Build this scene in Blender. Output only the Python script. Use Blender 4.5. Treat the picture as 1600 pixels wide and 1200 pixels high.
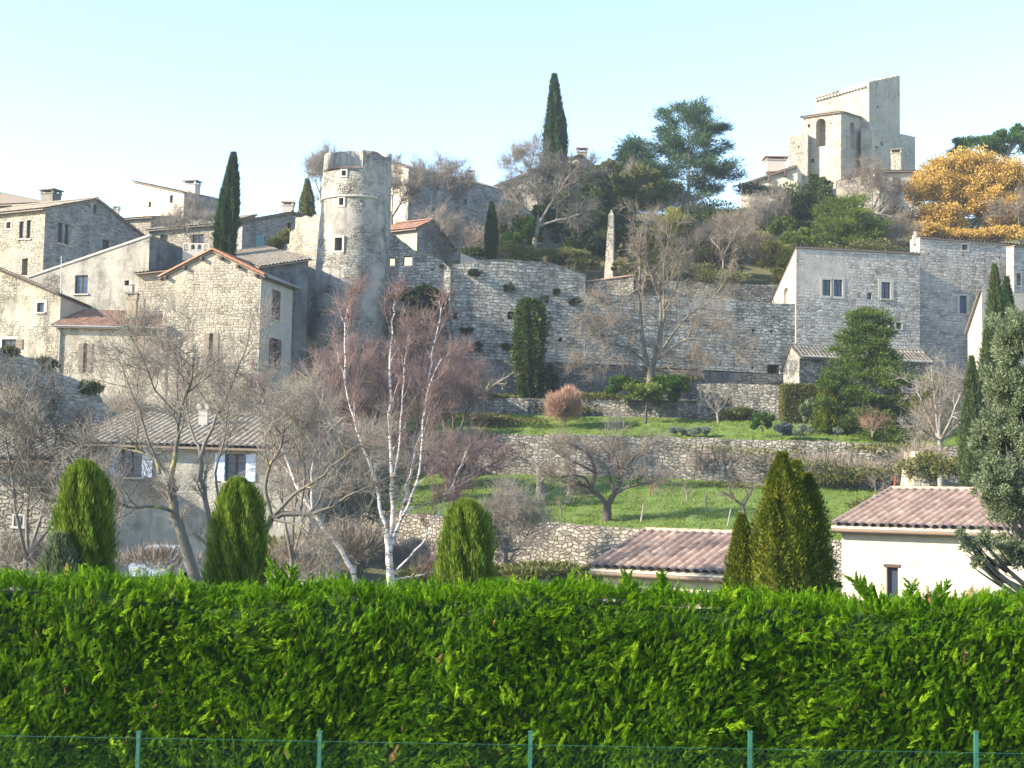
import bpy, math, random
import numpy as np
from mathutils import Vector, Matrix
S = bpy.context.scene
for o in list(bpy.data.objects): bpy.data.objects.remove(o)
R = math.radians
# ---------------------------------------------------------------- camera
F_PX = 2200.0            # focal length in pixels of a 1600 px wide picture
PITCH, ROLL, EYE = math.atan(160 / 2200.0), R(1.0), 4.3
fw = np.array([0, math.cos(PITCH), math.sin(PITCH)])
rt0 = np.array([1.0, 0, 0]); up0 = np.array([0, -math.sin(PITCH), math.cos(PITCH)])
rt = rt0 * math.cos(ROLL) + up0 * math.sin(ROLL)
up = up0 * math.cos(ROLL) - rt0 * math.sin(ROLL)
cam = bpy.data.objects.new('camera', bpy.data.cameras.new('camera')); S.collection.objects.link(cam)
cam.data.lens = 36 * F_PX / 1600; cam.data.sensor_width = 36; cam.data.clip_end = 6000; cam.data.clip_start = .1
M4 = Matrix.Identity(4)
for i in range(3):
    M4[i][0] = rt[i]; M4[i][1] = up[i]; M4[i][2] = -fw[i]
M4[2][3] = EYE
cam.matrix_world = M4
S.camera = cam
# ---------------------------------------------------------------- light
SUN_EL, SUN_AZ = R(25), R(18)          # azimuth: how far the sun stands from due left towards the camera
sd = Vector((-math.cos(SUN_EL) * math.cos(SUN_AZ), -math.cos(SUN_EL) * math.sin(SUN_AZ), math.sin(SUN_EL)))
sun = bpy.data.objects.new('sun', bpy.data.lights.new('sun', 'SUN')); S.collection.objects.link(sun)
sun.data.energy = 4.9; sun.data.angle = R(.6); sun.data.color = (1, .86, .67)
sun.rotation_euler = sd.to_track_quat('Z', 'Y').to_euler()
W = bpy.data.worlds.new('World'); S.world = W; W.use_nodes = True
nt = W.node_tree; bg = nt.nodes['Background']
sky = nt.nodes.new('ShaderNodeTexSky'); sky.sky_type = 'NISHITA'; sky.sun_disc = False
sky.sun_elevation = SUN_EL; sky.sun_rotation = math.atan2(sd.x, sd.y)
sky.air_density = 1.0; sky.dust_density = .3; sky.ozone_density = 2.0
nt.links.new(sky.outputs[0], bg.inputs[0]); bg.inputs[1].default_value = .15
S.view_settings.view_transform = 'Standard'; S.view_settings.look = 'None'
S.view_settings.exposure = 1.7; S.view_settings.gamma = 1
S.render.engine = 'CYCLES'; S.cycles.max_bounces = 6; S.cycles.transparent_max_bounces = 6

# ---------------------------------------------------------------- pixel -> world
O3 = np.array([0, 0, EYE])
def ray(px, py): return fw * F_PX + rt * (px - 800) + up * (600 - py)
def P(px, py, Y):
    d = ray(px, py); return O3 + d * (Y / d[1])
def hit(px, py, p0, n):
    d = ray(px, py); return O3 + d * (np.dot(np.asarray(p0) - O3, n) / np.dot(d, n))
def XY(px, Y): p = P(px, 700, Y); return p[0]
rng = np.random.default_rng(7)

# ---------------------------------------------------------------- objects
COL = S.collection
def tag(o, label=None, cat=None, group=None, kind=None):
    if label: o['label'] = label
    if cat: o['category'] = cat
    if group: o['group'] = group
    if kind: o['kind'] = kind
    return o
def thing(name, label, cat, loc=(0, 0, 0), group=None):
    o = bpy.data.objects.new(name, None); COL.objects.link(o); o.location = [float(v) for v in loc]
    o.empty_display_size = .3
    return tag(o, label, cat, group)
def link(name, me, parent=None, mats=()):
    o = bpy.data.objects.new(name, me); COL.objects.link(o)
    for m in (mats if isinstance(mats, (list, tuple)) else [mats]): me.materials.append(m)
    if parent is not None:
        o.parent = parent
        off = Vector((0, 0, 0)); q = parent
        while q is not None: off += q.location; q = q.parent
        o.location = -off                       # meshes carry world coordinates
    return o
def np_mesh(name, V, Fc, uv=None, smooth=False, mi=None):
    V = np.asarray(V, dtype=np.float32); Fc = np.asarray(Fc, dtype=np.int32)
    me = bpy.data.meshes.new(name); k = Fc.shape[1]
    me.vertices.add(len(V)); me.vertices.foreach_set('co', V.ravel())
    me.loops.add(Fc.size); me.loops.foreach_set('vertex_index', Fc.ravel())
    me.polygons.add(len(Fc)); me.polygons.foreach_set('loop_start', np.arange(0, Fc.size, k, dtype=np.int32))
    if smooth: me.polygons.foreach_set('use_smooth', np.ones(len(Fc), dtype=bool))
    if mi is not None: me.polygons.foreach_set('material_index', np.asarray(mi, dtype=np.int32))
    if uv is not None:
        l = me.uv_layers.new(name='UVMap'); l.data.foreach_set('uv', np.asarray(uv, dtype=np.float32)[Fc.ravel()].ravel())
    me.update(calc_edges=True)
    return me
def wall_uv(me):
    l = me.uv_layers.get('UVMap') or me.uv_layers.new(name='UVMap')
    for p in me.polygons:
        n = p.normal
        if abs(n.z) > .9: t = Vector((1, 0, 0)); b = Vector((0, 1, 0))
        else:
            t = Vector((-n.y, n.x, 0)).normalized(); b = Vector((0, 0, 1))
        for li in p.loop_indices:
            c = me.vertices[me.loops[li].vertex_index].co
            l.data[li].uv = (c.dot(t) + 31.7 * abs(t.y), c.dot(b))
class MB:
    """collects simple solids into one mesh"""
    def __init__(s): s.v = []; s.f = []; s.m = []
    def poly(s, pts, m=0):
        i = len(s.v); s.v += [tuple(float(c) for c in p) for p in pts]; s.f.append(list(range(i, i + len(pts)))); s.m.append(m); return s
    def hexa(s, b, t, m=0):              # b, t : four points each (bottom, top), counter-clockwise from above
        i = len(s.v); s.v += [tuple(float(c) for c in p) for p in list(b) + list(t)]
        n = len(b)
        fs = [list(range(n - 1, -1, -1)), list(range(n, 2 * n))] + [[k, (k + 1) % n, n + (k + 1) % n, n + k] for k in range(n)]
        s.f += [[i + q for q in f] for f in fs]; s.m += [m] * len(fs); return s
    def box(s, c, ux, uy, sx, sy, z0, z1, m=0):  # centre, two horizontal axes, half sizes
        c = np.array([c[0], c[1], 0.]); ux = np.array([ux[0], ux[1], 0.]); uy = np.array([uy[0], uy[1], 0.])
        if ux[0] * uy[1] - ux[1] * uy[0] < 0: uy = -uy
        q = [c - ux * sx - uy * sy, c + ux * sx - uy * sy, c + ux * sx + uy * sy, c - ux * sx + uy * sy]
        return s.hexa([(a[0], a[1], z0) for a in q], [(a[0], a[1], z1) for a in q], m)
    def slab(s, a, b, c, d, th, m=0):    # quad a,b,c,d (top) with thickness downwards
        k = lambda p: (p[0], p[1], p[2] - th)
        return s.hexa([k(a), k(b), k(c), k(d)], [a, b, c, d], m)
    def mesh(s, name):
        me = bpy.data.meshes.new(name); me.from_pydata(s.v, [], s.f); me.polygons.foreach_set('material_index', s.m)
        me.update(); wall_uv(me); return me
    def build(s, name, mats, parent=None): return link(name, s.mesh(name), parent, mats)

# ---------------------------------------------------------------- materials
class NT:
    def __init__(s, name):
        s.m = bpy.data.materials.new(name); s.m.use_nodes = True; s.t = s.m.node_tree; s.b = s.t.nodes['Principled BSDF']
        s.b.inputs['Roughness'].default_value = .9; s.b.inputs['Specular IOR Level'].default_value = .2
    def n(s, typ, ins=None, **kw):
        o = s.t.nodes.new('ShaderNode' + typ)
        for k, v in kw.items(): setattr(o, k, v)
        for k, v in (ins or {}).items():
            if isinstance(v, bpy.types.NodeSocket): s.t.links.new(v, o.inputs[k])
            else: o.inputs[k].default_value = v
        return o
    def noise(s, vec, scale, detail=4, rough=.6): return s.n('TexNoise', {'Vector': vec, 'Scale': scale, 'Detail': detail, 'Roughness': rough})
    def ramp(s, fac, stops):
        r = s.n('ValToRGB', {'Fac': fac}); e = r.color_ramp.elements
        while len(e) < len(stops): e.new(.5)
        for q, (p, c) in zip(e, stops): q.position = p; q.color = (c[0], c[1], c[2], 1) if not isinstance(c, (int, float)) else (c, c, c, 1)
        return r.outputs[0]
    def mix(s, fac, a, b, bt='MIX'):
        m = s.n('Mix', data_type='RGBA', blend_type=bt)
        for k, v in ((0, fac), (6, a), (7, b)):
            if isinstance(v, bpy.types.NodeSocket): s.t.links.new(v, m.inputs[k])
            elif k == 0: m.inputs[0].default_value = v
            else: m.inputs[k].default_value = (v[0], v[1], v[2], 1)
        return m.outputs[2]
    def math(s, op, a, b=0., clamp=False):
        m = s.n('Math', {0: a, 1: b}, operation=op); m.use_clamp = clamp; return m.outputs[0]
    def col(s, v): s.t.links.new(v, s.b.inputs['Base Color'])
    def bump(s, h, dist=.03, st=1.):
        b = s.n('Bump', {'Height': h, 'Distance': dist, 'Strength': st}); s.t.links.new(b.outputs[0], s.b.inputs['Normal'])

def sc_(c, k=.80): return tuple(x * k for x in c)
def stone(name, c1, c2, mortar, sx=.38, sz=.17, plaster=None, amt=.5, pscale=.22, stain=.45, rnd=.62, bump=.05):
    c1, c2, mortar = sc_(c1), sc_(c2), sc_(mortar); plaster = sc_(plaster) if plaster else None
    t = NT(name); uv = t.n('UVMap').outputs[0]
    w = t.noise(uv, 1.7, 2).outputs[1]
    w = t.n('VectorMath', {0: w, 1: (.5, .5, .5)}, operation='SUBTRACT').outputs[0]
    w = t.n('VectorMath', {0: w, 'Scale': .2}, operation='SCALE').outputs[0]
    v = t.n('VectorMath', {0: uv, 1: w}, operation='ADD').outputs[0]
    v = t.n('VectorMath', {0: v, 1: (1 / sx, 1 / sz, 1)}, operation='MULTIPLY').outputs[0]
    if rnd < .8:
        sp = t.n('SeparateXYZ', {0: v}); fl = t.math('FLOOR', sp.outputs[1]); rs = t.n('TexWhiteNoise', {'W': fl}, noise_dimensions='1D').outputs[0]
        v = t.n('CombineXYZ', {0: t.math('ADD', sp.outputs[0], t.math('MULTIPLY', rs, 7.3)), 1: sp.outputs[1]}).outputs[0]
    a = t.n('TexVoronoi', {'Vector': v, 'Scale': 1., 'Randomness': rnd}, voronoi_dimensions='2D', distance='CHEBYCHEV')
    e2 = t.n('TexVoronoi', {'Vector': v, 'Scale': 1., 'Randomness': rnd}, voronoi_dimensions='2D', distance='CHEBYCHEV', feature='F2')
    e = t.math('SUBTRACT', e2.outputs['Distance'], a.outputs['Distance'])
    sep = t.n('SeparateColor', {0: a.outputs['Color']})
    mid = tuple((x + y) / 2 for x, y in zip(c1, c2))
    dark = tuple(x * .7 for x in c1); sx *= .6; sz *= .62; mortar = tuple(m_ * .45 + (p + q) * .25 for m_, p, q in zip(mortar, c1, c2))
    sc = t.ramp(sep.outputs[0], [(0, dark), (.12, c1), (.5, mid), (.85, tuple(x * .4 + y * .6 for x, y in zip(c1, c2))), (1, c2)])
    edge = t.n('MapRange', {0: e, 1: .0, 2: .26}).outputs[0]
    c = t.mix(edge, mortar, sc)
    h = edge
    big = t.noise(uv, pscale, 5, .65).outputs[0]
    if plaster is not None:
        k = t.n('MapRange', {0: big, 1: .5 + (.5 - amt) * .5 - .03, 2: .5 + (.5 - amt) * .5 + .05}).outputs[0]
        pc = t.mix(t.noise(uv, 2.2, 5).outputs[0], tuple(x * .72 for x in plaster), tuple(x * 1.18 for x in plaster))
        c = t.mix(k, c, pc)
        h = t.math('MULTIPLY', edge, t.math('SUBTRACT', 1.15, k))
    s1 = t.ramp(t.noise(uv, .6, 6, .7).outputs[0], [(.32, 1 - stain), (.55, 1.), (.75, 1.08)])
    sv = t.n('VectorMath', {0: uv, 1: (1.1, .16, 1)}, operation='MULTIPLY').outputs[0]
    s2 = t.ramp(t.noise(sv, 1., 5, .7).outputs[0], [(.34, 1 - stain * .8), (.52, 1.)])
    c = t.mix(1., c, s1, 'MULTIPLY'); c = t.mix(1., c, s2, 'MULTIPLY')
    t.col(c)
    hh = t.math('ADD', h, t.math('MULTIPLY', t.noise(uv, 9, 4).outputs[0], .8))
    t.bump(hh, bump)
    return t.m
def plain(name, c, var=.25, scale=3., rough=.9, bump=0, spec=.2):
    c = sc_(c); t = NT(name); co = t.n('TexCoord').outputs['Object']
    k = t.noise(co, scale, 5, .65).outputs[0]
    t.col(t.mix(k, tuple(x * (1 - var) for x in c), tuple(x * (1 + var) for x in c)))
    t.b.inputs['Roughness'].default_value = rough; t.b.inputs['Specular IOR Level'].default_value = spec
    if bump: t.bump(t.noise(co, scale * 4, 4).outputs[0], bump)
    return t.m
def tiles(name, cols, lichen=None, la=.4):
    cols = [sc_(q, .8) for q in cols]; lichen = sc_(lichen, .8) if lichen else None
    t = NT(name); uv = t.n('UVMap').outputs[0]
    fl = t.n('VectorMath', {0: uv}, operation='FLOOR').outputs[0]
    wn = t.n('TexWhiteNoise', {'Vector': fl}, noise_dimensions='2D').outputs[0]
    n = len(cols)
    c = t.ramp(wn, [(i / (n - 1), q) for i, q in enumerate(cols)])
    k = t.noise(uv, .35, 6, .7).outputs[0]
    c = t.mix(1., c, t.ramp(k, [(.3, .6), (.6, 1.1)]), 'MULTIPLY')
    if lichen is not None:
        lm = t.ramp(t.noise(uv, .9, 6, .75).outputs[0], [(.6 - la * .3, 0.), (.72 - la * .3, 1.)])
        c = t.mix(lm, c, lichen)
    t.col(c); t.bump(t.noise(uv, 4, 4).outputs[0], .02)
    return t.m
def leafmat(name, cols, nscale=.5, transl=.35, rough=.6):
    cols = [sc_(q, .84) for q in cols]
    t = NT(name); co = t.n('TexCoord').outputs['Object']
    g = t.n('NewGeometry').outputs['Random Per Island']
    k = t.math('ADD', t.math('MULTIPLY', g, .6), t.math('MULTIPLY', t.noise(co, nscale, 3).outputs[0], .5), True)
    n = len(cols)
    c = t.ramp(k, [(.08 + .84 * i / (n - 1), q) for i, q in enumerate(cols)])
    t.col(c); t.b.inputs['Roughness'].default_value = rough; t.b.inputs['Specular IOR Level'].default_value = .12
    tr = t.n('BsdfTranslucent'); br = t.mix(1., c, (1.3, 1.35, .7), 'MULTIPLY'); t.t.links.new(br, tr.inputs[0])
    mx = t.n('MixShader', {0: transl, 1: t.b.outputs[0], 2: tr.outputs[0]})
    t.t.links.new(mx.outputs[0], t.t.nodes['Material Output'].inputs[0])
    return t.m
def bark(name, c1, c2, lich=None, scale=3., lo=.55, hi=.68):
    c1, c2 = sc_(c1, .8), sc_(c2, .8)
    t = NT(name); co = t.n('TexCoord').outputs['Object']
    c = t.mix(t.noise(co, scale, 5, .7).outputs[0], c1, c2)
    if lich is not None: c = t.mix(t.ramp(t.noise(co, 1.6, 5, .7).outputs[0], [(lo, 0.), (hi, 1.)]), c, lich)
    t.col(c); t.bump(t.noise(co, 14, 3).outputs[0], .02)
    return t.m
def glassmat(name, c=(.05, .07, .10), rough=.06):
    t = NT(name); t.b.inputs['Base Color'].default_value = (*c, 1); t.b.inputs['Roughness'].default_value = rough
    t.b.inputs['Specular IOR Level'].default_value = .4
    return t.m
def birchbark():
    t = NT('birch_bark'); co = t.n('TexCoord').outputs['Object']
    v = t.n('VectorMath', {0: co, 1: (4., 4., 14.)}, operation='MULTIPLY').outputs[0]
    k = t.ramp(t.noise(v, .8, 4, .7).outputs[0], [(.40, (.06, .05, .045)), (.47, (.46, .42, .40)), (.75, (.66, .62, .60))])
    t.col(k); return t.m

WARM = dict(c1=(.36, .32, .25), c2=(.56, .51, .42), mortar=(.38, .34, .27))
GREY = dict(c1=(.24, .24, .23), c2=(.44, .44, .42), mortar=(.20, .20, .19))
M = {
 'warm_stone': stone('warm_stone', (.34, .305, .24), (.56, .52, .425), (.42, .38, .30), sx=.34, sz=.19, plaster=(.44, .40, .32), amt=.35, stain=.25),
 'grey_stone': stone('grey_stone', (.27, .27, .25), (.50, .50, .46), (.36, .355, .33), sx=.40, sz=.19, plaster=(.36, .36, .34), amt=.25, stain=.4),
 'curtain_stone': stone('curtain_stone', (.30, .295, .27), (.60, .59, .54), (.26, .25, .225), sx=.54, sz=.26, plaster=(.48, .465, .43), amt=.20, pscale=.16, stain=.5, bump=.10),
 'fort_stone': stone('fort_stone', (.36, .345, .31), (.62, .60, .55), (.36, .34, .31), sx=.54, sz=.25, plaster=(.52, .48, .43), amt=.36, pscale=.14, stain=.28, bump=.05),
 'dry_stone': stone('dry_stone', (.30, .27, .22), (.60, .56, .47), (.10, .095, .08), sx=.36, sz=.20, stain=.4, rnd=.9, bump=.10),
 'grey_dry_stone': stone('grey_dry_stone', (.20, .19, .17), (.50, .48, .43), (.09, .09, .075), sx=.38, sz=.21, stain=.6, rnd=.95, bump=.10),
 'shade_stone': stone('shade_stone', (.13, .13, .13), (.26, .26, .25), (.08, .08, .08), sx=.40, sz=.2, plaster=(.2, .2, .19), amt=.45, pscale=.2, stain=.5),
 'tower_stone': stone('tower_stone', (.28, .265, .23), (.56, .54, .47), (.40, .38, .33), sx=.36, sz=.2, plaster=(.42, .395, .345), amt=.55, pscale=.3, stain=.5),
 'church_stone': stone('church_stone', (.42, .375, .30), (.56, .51, .42), (.46, .42, .34), sx=.55, sz=.28, plaster=(.50, .455, .37), amt=.45, stain=.22),
 'beige_render': stone('beige_render', (.34, .31, .24), (.56, .52, .42), (.44, .40, .31), sx=.36, sz=.2, plaster=(.50, .46, .37), amt=.6, pscale=.35, stain=.42),
 'grey_render': stone('grey_render', (.25, .24, .20), (.42, .40, .34), (.32, .30, .26), plaster=(.46, .44, .38), amt=.85, pscale=.3, stain=.5),
 'shaded_render': stone('shaded_render', (.10, .11, .12), (.22, .23, .24), (.13, .14, .15), plaster=(.17, .18, .19), amt=.75, pscale=.4, stain=.6),  # for walls turned from the sun; their shade is put into this darker colour
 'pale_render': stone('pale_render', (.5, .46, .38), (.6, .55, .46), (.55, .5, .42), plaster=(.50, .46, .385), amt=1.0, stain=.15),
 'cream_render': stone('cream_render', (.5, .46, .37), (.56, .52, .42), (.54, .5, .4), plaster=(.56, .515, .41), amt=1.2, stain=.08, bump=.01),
 'cut_stone': plain('cut_stone', (.50, .47, .41), .12, 2.),
 'old_tiles': tiles('old_tiles', [(.16, .13, .11), (.26, .20, .16), (.33, .27, .22), (.22, .20, .18)], (.30, .29, .24), .5),
 'grey_tiles': tiles('grey_tiles', [(.13, .12, .11), (.20, .18, .16), (.26, .22, .19), (.17, .16, .15)], (.24, .24, .20), .6),
 'red_tiles': tiles('red_tiles', [(.22, .12, .09), (.30, .16, .11), (.25, .14, .11), (.36, .22, .15)], (.22, .17, .14), .35),
 'pink_tiles': tiles('pink_tiles', [(.20, .145, .13), (.26, .195, .175), (.225, .165, .15), (.33, .26, .22), (.20, .155, .15)]),
 'ridge_tiles': plain('ridge_tiles', (.52, .33, .24), .25, 3.),
 'orange_tiles': plain('orange_tiles', (.42, .19, .11), .25, 4.),
 'glass': glassmat('glass', (.03, .04, .06), .25), 'blue_glass': glassmat('blue_glass', (.035, .065, .12), .2),
 'dark': plain('dark', (.02, .02, .02), .1),
 'brown_wood': plain('brown_wood', (.10, .07, .06), .3, 6.), 'tan_wood': plain('tan_wood', (.24, .195, .15), .25, 6.),
 'grey_wood': plain('grey_wood', (.38, .36, .33), .2, 6.), 'blue_paint': plain('blue_paint', (.62, .78, .98), .06, 3.),
 'white_paint': plain('white_paint', (.6, .6, .58), .06), 'grey_metal': plain('grey_metal', (.28, .29, .30), .1, 3., .5),
 'brick': plain('brick', (.36, .19, .13), .3, 8.), 'yellow_render': plain('yellow_render', (.46, .39, .27), .1, 2.),
 'teal_paint': plain('teal_paint', (.20, .36, .38), .1), 'green_metal': plain('green_metal', (.035, .15, .11), .1, 3., .5, 0, .4),
 'rust': plain('rust', (.25, .08, .04), .4, 3.),
 'bark': bark('bark', (.20, .18, .155), (.38, .345, .30)), 'lichen_bark': bark('lichen_bark', (.08, .08, .07), (.19, .18, .155), (.30, .26, .09), 3.),
 'pale_bark': bark('pale_bark', (.22, .20, .175), (.36, .335, .30)), 'dark_bark': bark('dark_bark', (.06, .05, .045), (.14, .12, .11)),
 'grey_bark': bark('grey_bark', (.12, .115, .105), (.24, .23, .21), (.26, .24, .13), 3., .6, .75),
 'purple_twig': bark('purple_twig', (.19, .125, .12), (.33, .24, .225)), 'brown_twig': bark('brown_twig', (.20, .165, .13), (.35, .30, .245)),
 'rust_twig': bark('rust_twig', (.34, .20, .14), (.50, .33, .24)),
 'birch': birchbark(),
 'hedge': None,
 'cypress': leafmat('cypress_leaf', [(.012, .030, .012), (.030, .060, .020), (.055, .09, .03)], .8, .15),
 'clip_cypress': leafmat('clip_cypress_leaf', [(.022, .060, .006), (.075, .145, .012), (.17, .25, .03), (.24, .24, .06)], 1.8, .25),
 'thuja': leafmat('thuja_leaf', [(.022, .045, .006), (.075, .11, .010), (.20, .20, .02)], 3., .25),
 'pine': leafmat('pine_leaf', [(.028, .060, .036), (.06, .11, .06), (.11, .17, .085)], .4, .2),
 'yellow_pine': leafmat('yellow_pine_leaf', [(.06, .10, .02), (.11, .16, .03), (.19, .23, .05)], .4, .25),
 'cedar': leafmat('cedar_leaf', [(.034, .062, .014), (.075, .125, .024), (.15, .20, .045)], .8, .25),
 'oak': leafmat('oak_leaf', [(.025, .045, .016), (.055, .085, .028), (.11, .13, .05)], .5, .2),
 'olive': leafmat('olive_leaf', [(.06, .09, .045), (.14, .18, .10), (.26, .30, .19)], 1.2, .2),
 'bush': leafmat('bush_leaf', [(.02, .055, .012), (.05, .11, .02), (.11, .20, .035)], 1.5, .3),
 'dull_bush': leafmat('dull_bush_leaf', [(.07, .08, .025), (.13, .14, .045), (.20, .19, .07)], .5, .25),
 'willow': leafmat('willow_leaf', [(.14, .15, .03), (.23, .23, .05), (.32, .30, .08)], .6, .35),
 'dark_bush': leafmat('dark_bush_leaf', [(.015, .030, .012), (.035, .055, .02), (.06, .085, .03)], .6, .15),
 'maple': leafmat('maple_leaf', [(.30, .18, .05), (.50, .32, .085), (.66, .47, .15)], .7, .3),
 'grey_bush': leafmat('grey_bush_leaf', [(.10, .13, .11), (.18, .22, .18), (.28, .32, .26)], 1., .2),
 'blue_bush': leafmat('blue_bush_leaf', [(.05, .07, .09), (.09, .12, .14), (.14, .18, .19)], 1., .2),
 'flower': plain('flower', (.75, .45, .05), .1),
}
def grassmat(name, cols, sc=1.2):
    cols = [sc_(q, .98) for q in cols]
    t = NT(name); co = t.n('TexCoord').outputs['Object']
    k = t.math('ADD', t.math('MULTIPLY', t.noise(co, sc, 6, .7).outputs[0], .6), t.math('MULTIPLY', t.noise(co, 14, 3, .7).outputs[0], .4))
    n = len(cols); t.col(t.ramp(k, [(.3 + .4 * i / (n - 1), c) for i, c in enumerate(cols)])); t.bump(t.noise(co, 20, 3).outputs[0], .06); return t.m
M['lawn'] = grassmat('lawn', [(.075, .105, .025), (.10, .16, .03), (.14, .21, .045), (.20, .22, .08)])
M['scrub_ground'] = grassmat('scrub_ground', [(.07, .06, .04), (.11, .10, .06), (.12, .13, .05), (.18, .16, .11)], .5)
M['grass_blade'] = leafmat('grass_blade', [(.08, .13, .02), (.13, .20, .03), (.20, .24, .05)], .6, .3)
M['ground_mat'] = grassmat('ground_mat', [(.09, .08, .05), (.12, .13, .05), (.16, .15, .10)], .3)
# ---------------------------------------------------------------- tile roofs
def tile_roof(name, eL, eR, rR, rL, mat, parent, oe=.35, ov=.25, per=.26, row=.42, amp=.055, lift=.05, under=None):
    """canal-tile slope: eave left/right, ridge right/left; overhang oe at the eave, ov at the verges"""
    eL, eR, rR, rL = [np.asarray(p, float) for p in (eL, eR, rR, rL)]
    u = (eR - eL); Lw = np.linalg.norm(u); u /= Lw
    dn = (eL - rL); dn /= np.linalg.norm(dn); dn2 = (eR - rR); dn2 /= np.linalg.norm(dn2)
    eL = eL - u * ov + dn * oe; eR = eR + u * ov + dn2 * oe; 
    ur = rR - rL; lr = np.linalg.norm(ur)
    if lr > .3: ur /= lr; rL = rL - ur * ov; rR = rR + ur * ov
    W_ = np.linalg.norm(eR - eL); H_ = max(np.linalg.norm(rL - eL), np.linalg.norm(rR - eR))
    nc = max(2, int(W_ / per)); nr = max(2, int(H_ / row)); sp = 6
    us = np.linspace(0, 1, nc * sp + 1); ph = us * nc
    prof = amp * (np.abs(np.cos(ph * math.pi)) ** .8) * 1.3
    ts = []; zo = []; vv = []
    for r in range(nr):
        ts += [r / nr, (r + 1) / nr - 1e-4]; zo += [.035, .0]; vv += [r + .01, r + .99]
    ts = np.array(ts); zo = np.array(zo); vv = np.array(vv)
    A = eL[None] + (eR - eL)[None] * us[:, None]; B = rL[None] + (rR - rL)[None] * us[:, None]
    n = np.cross(eR - eL, rL - eL) if np.linalg.norm(rL - eL) > .01 else np.cross(eR - eL, rR - eL)
    n /= np.linalg.norm(n)
    if n[2] < 0: n = -n
    G = A[None] * (1 - ts)[:, None, None] + B[None] * ts[:, None, None]
    jit = rng.normal(0, .006, (nr, nc + 1)); ji = np.repeat(jit, 2, 0)[:, np.minimum((ph + .5).astype(int), nc)]
    G = G + n[None, None] * (lift + prof[None, :, None] + zo[:, None, None] + ji[..., None])
    nR, nC = G.shape[:2]
    V = G.reshape(-1, 3)
    idx = np.arange(nR * nC).reshape(nR, nC)
    Fq = np.stack([idx[:-1, :-1], idx[:-1, 1:], idx[1:, 1:], idx[1:, :-1]], -1).reshape(-1, 4)
    UV = np.stack([np.broadcast_to(ph[None], (nR, nC)) + .5, np.broadcast_to(vv[:, None], (nR, nC))], -1).reshape(-1, 2)
    o = link(name, np_mesh(name, V, Fq, UV), parent, mat)
    # the boarding under the tiles
    k = MB(); th = .09
    k.slab(eL + n * (lift - .01), eR + n * (lift - .01), rR + n * (lift - .01), rL + n * (lift - .01), th)
    k.build('roof_boarding', under or M['tan_wood'], o)
    return o
def ridge_row(pa, pb, mat, parent, r=.11, step=.42, name='ridge'):
    pa = np.asarray(pa, float); pb = np.asarray(pb, float); L = np.linalg.norm(pb - pa); n = max(1, int(L / step)); d = (pb - pa) / L
    s = np.cross(d, (0, 0, 1)); s /= np.linalg.norm(s); w = np.cross(s, d)
    V = []; Fq = []
    for i in range(n):
        a = pa + d * (L * i / n); b = pa + d * (L * (i + 1) / n + .03); base = len(V)
        for q, rr in ((a, r), (b, r * 1.14)):
            for k in range(7):
                t = math.pi * k / 6 ; V.append(q + s * math.cos(t) * rr + w * (math.sin(t) * rr - .02))
        for k in range(6): Fq.append([base + k, base + k + 1, base + 8 + k, base + 7 + k])
    return link(name, np_mesh(name, V, Fq, np.zeros((len(V), 2))), parent, mat)

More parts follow.
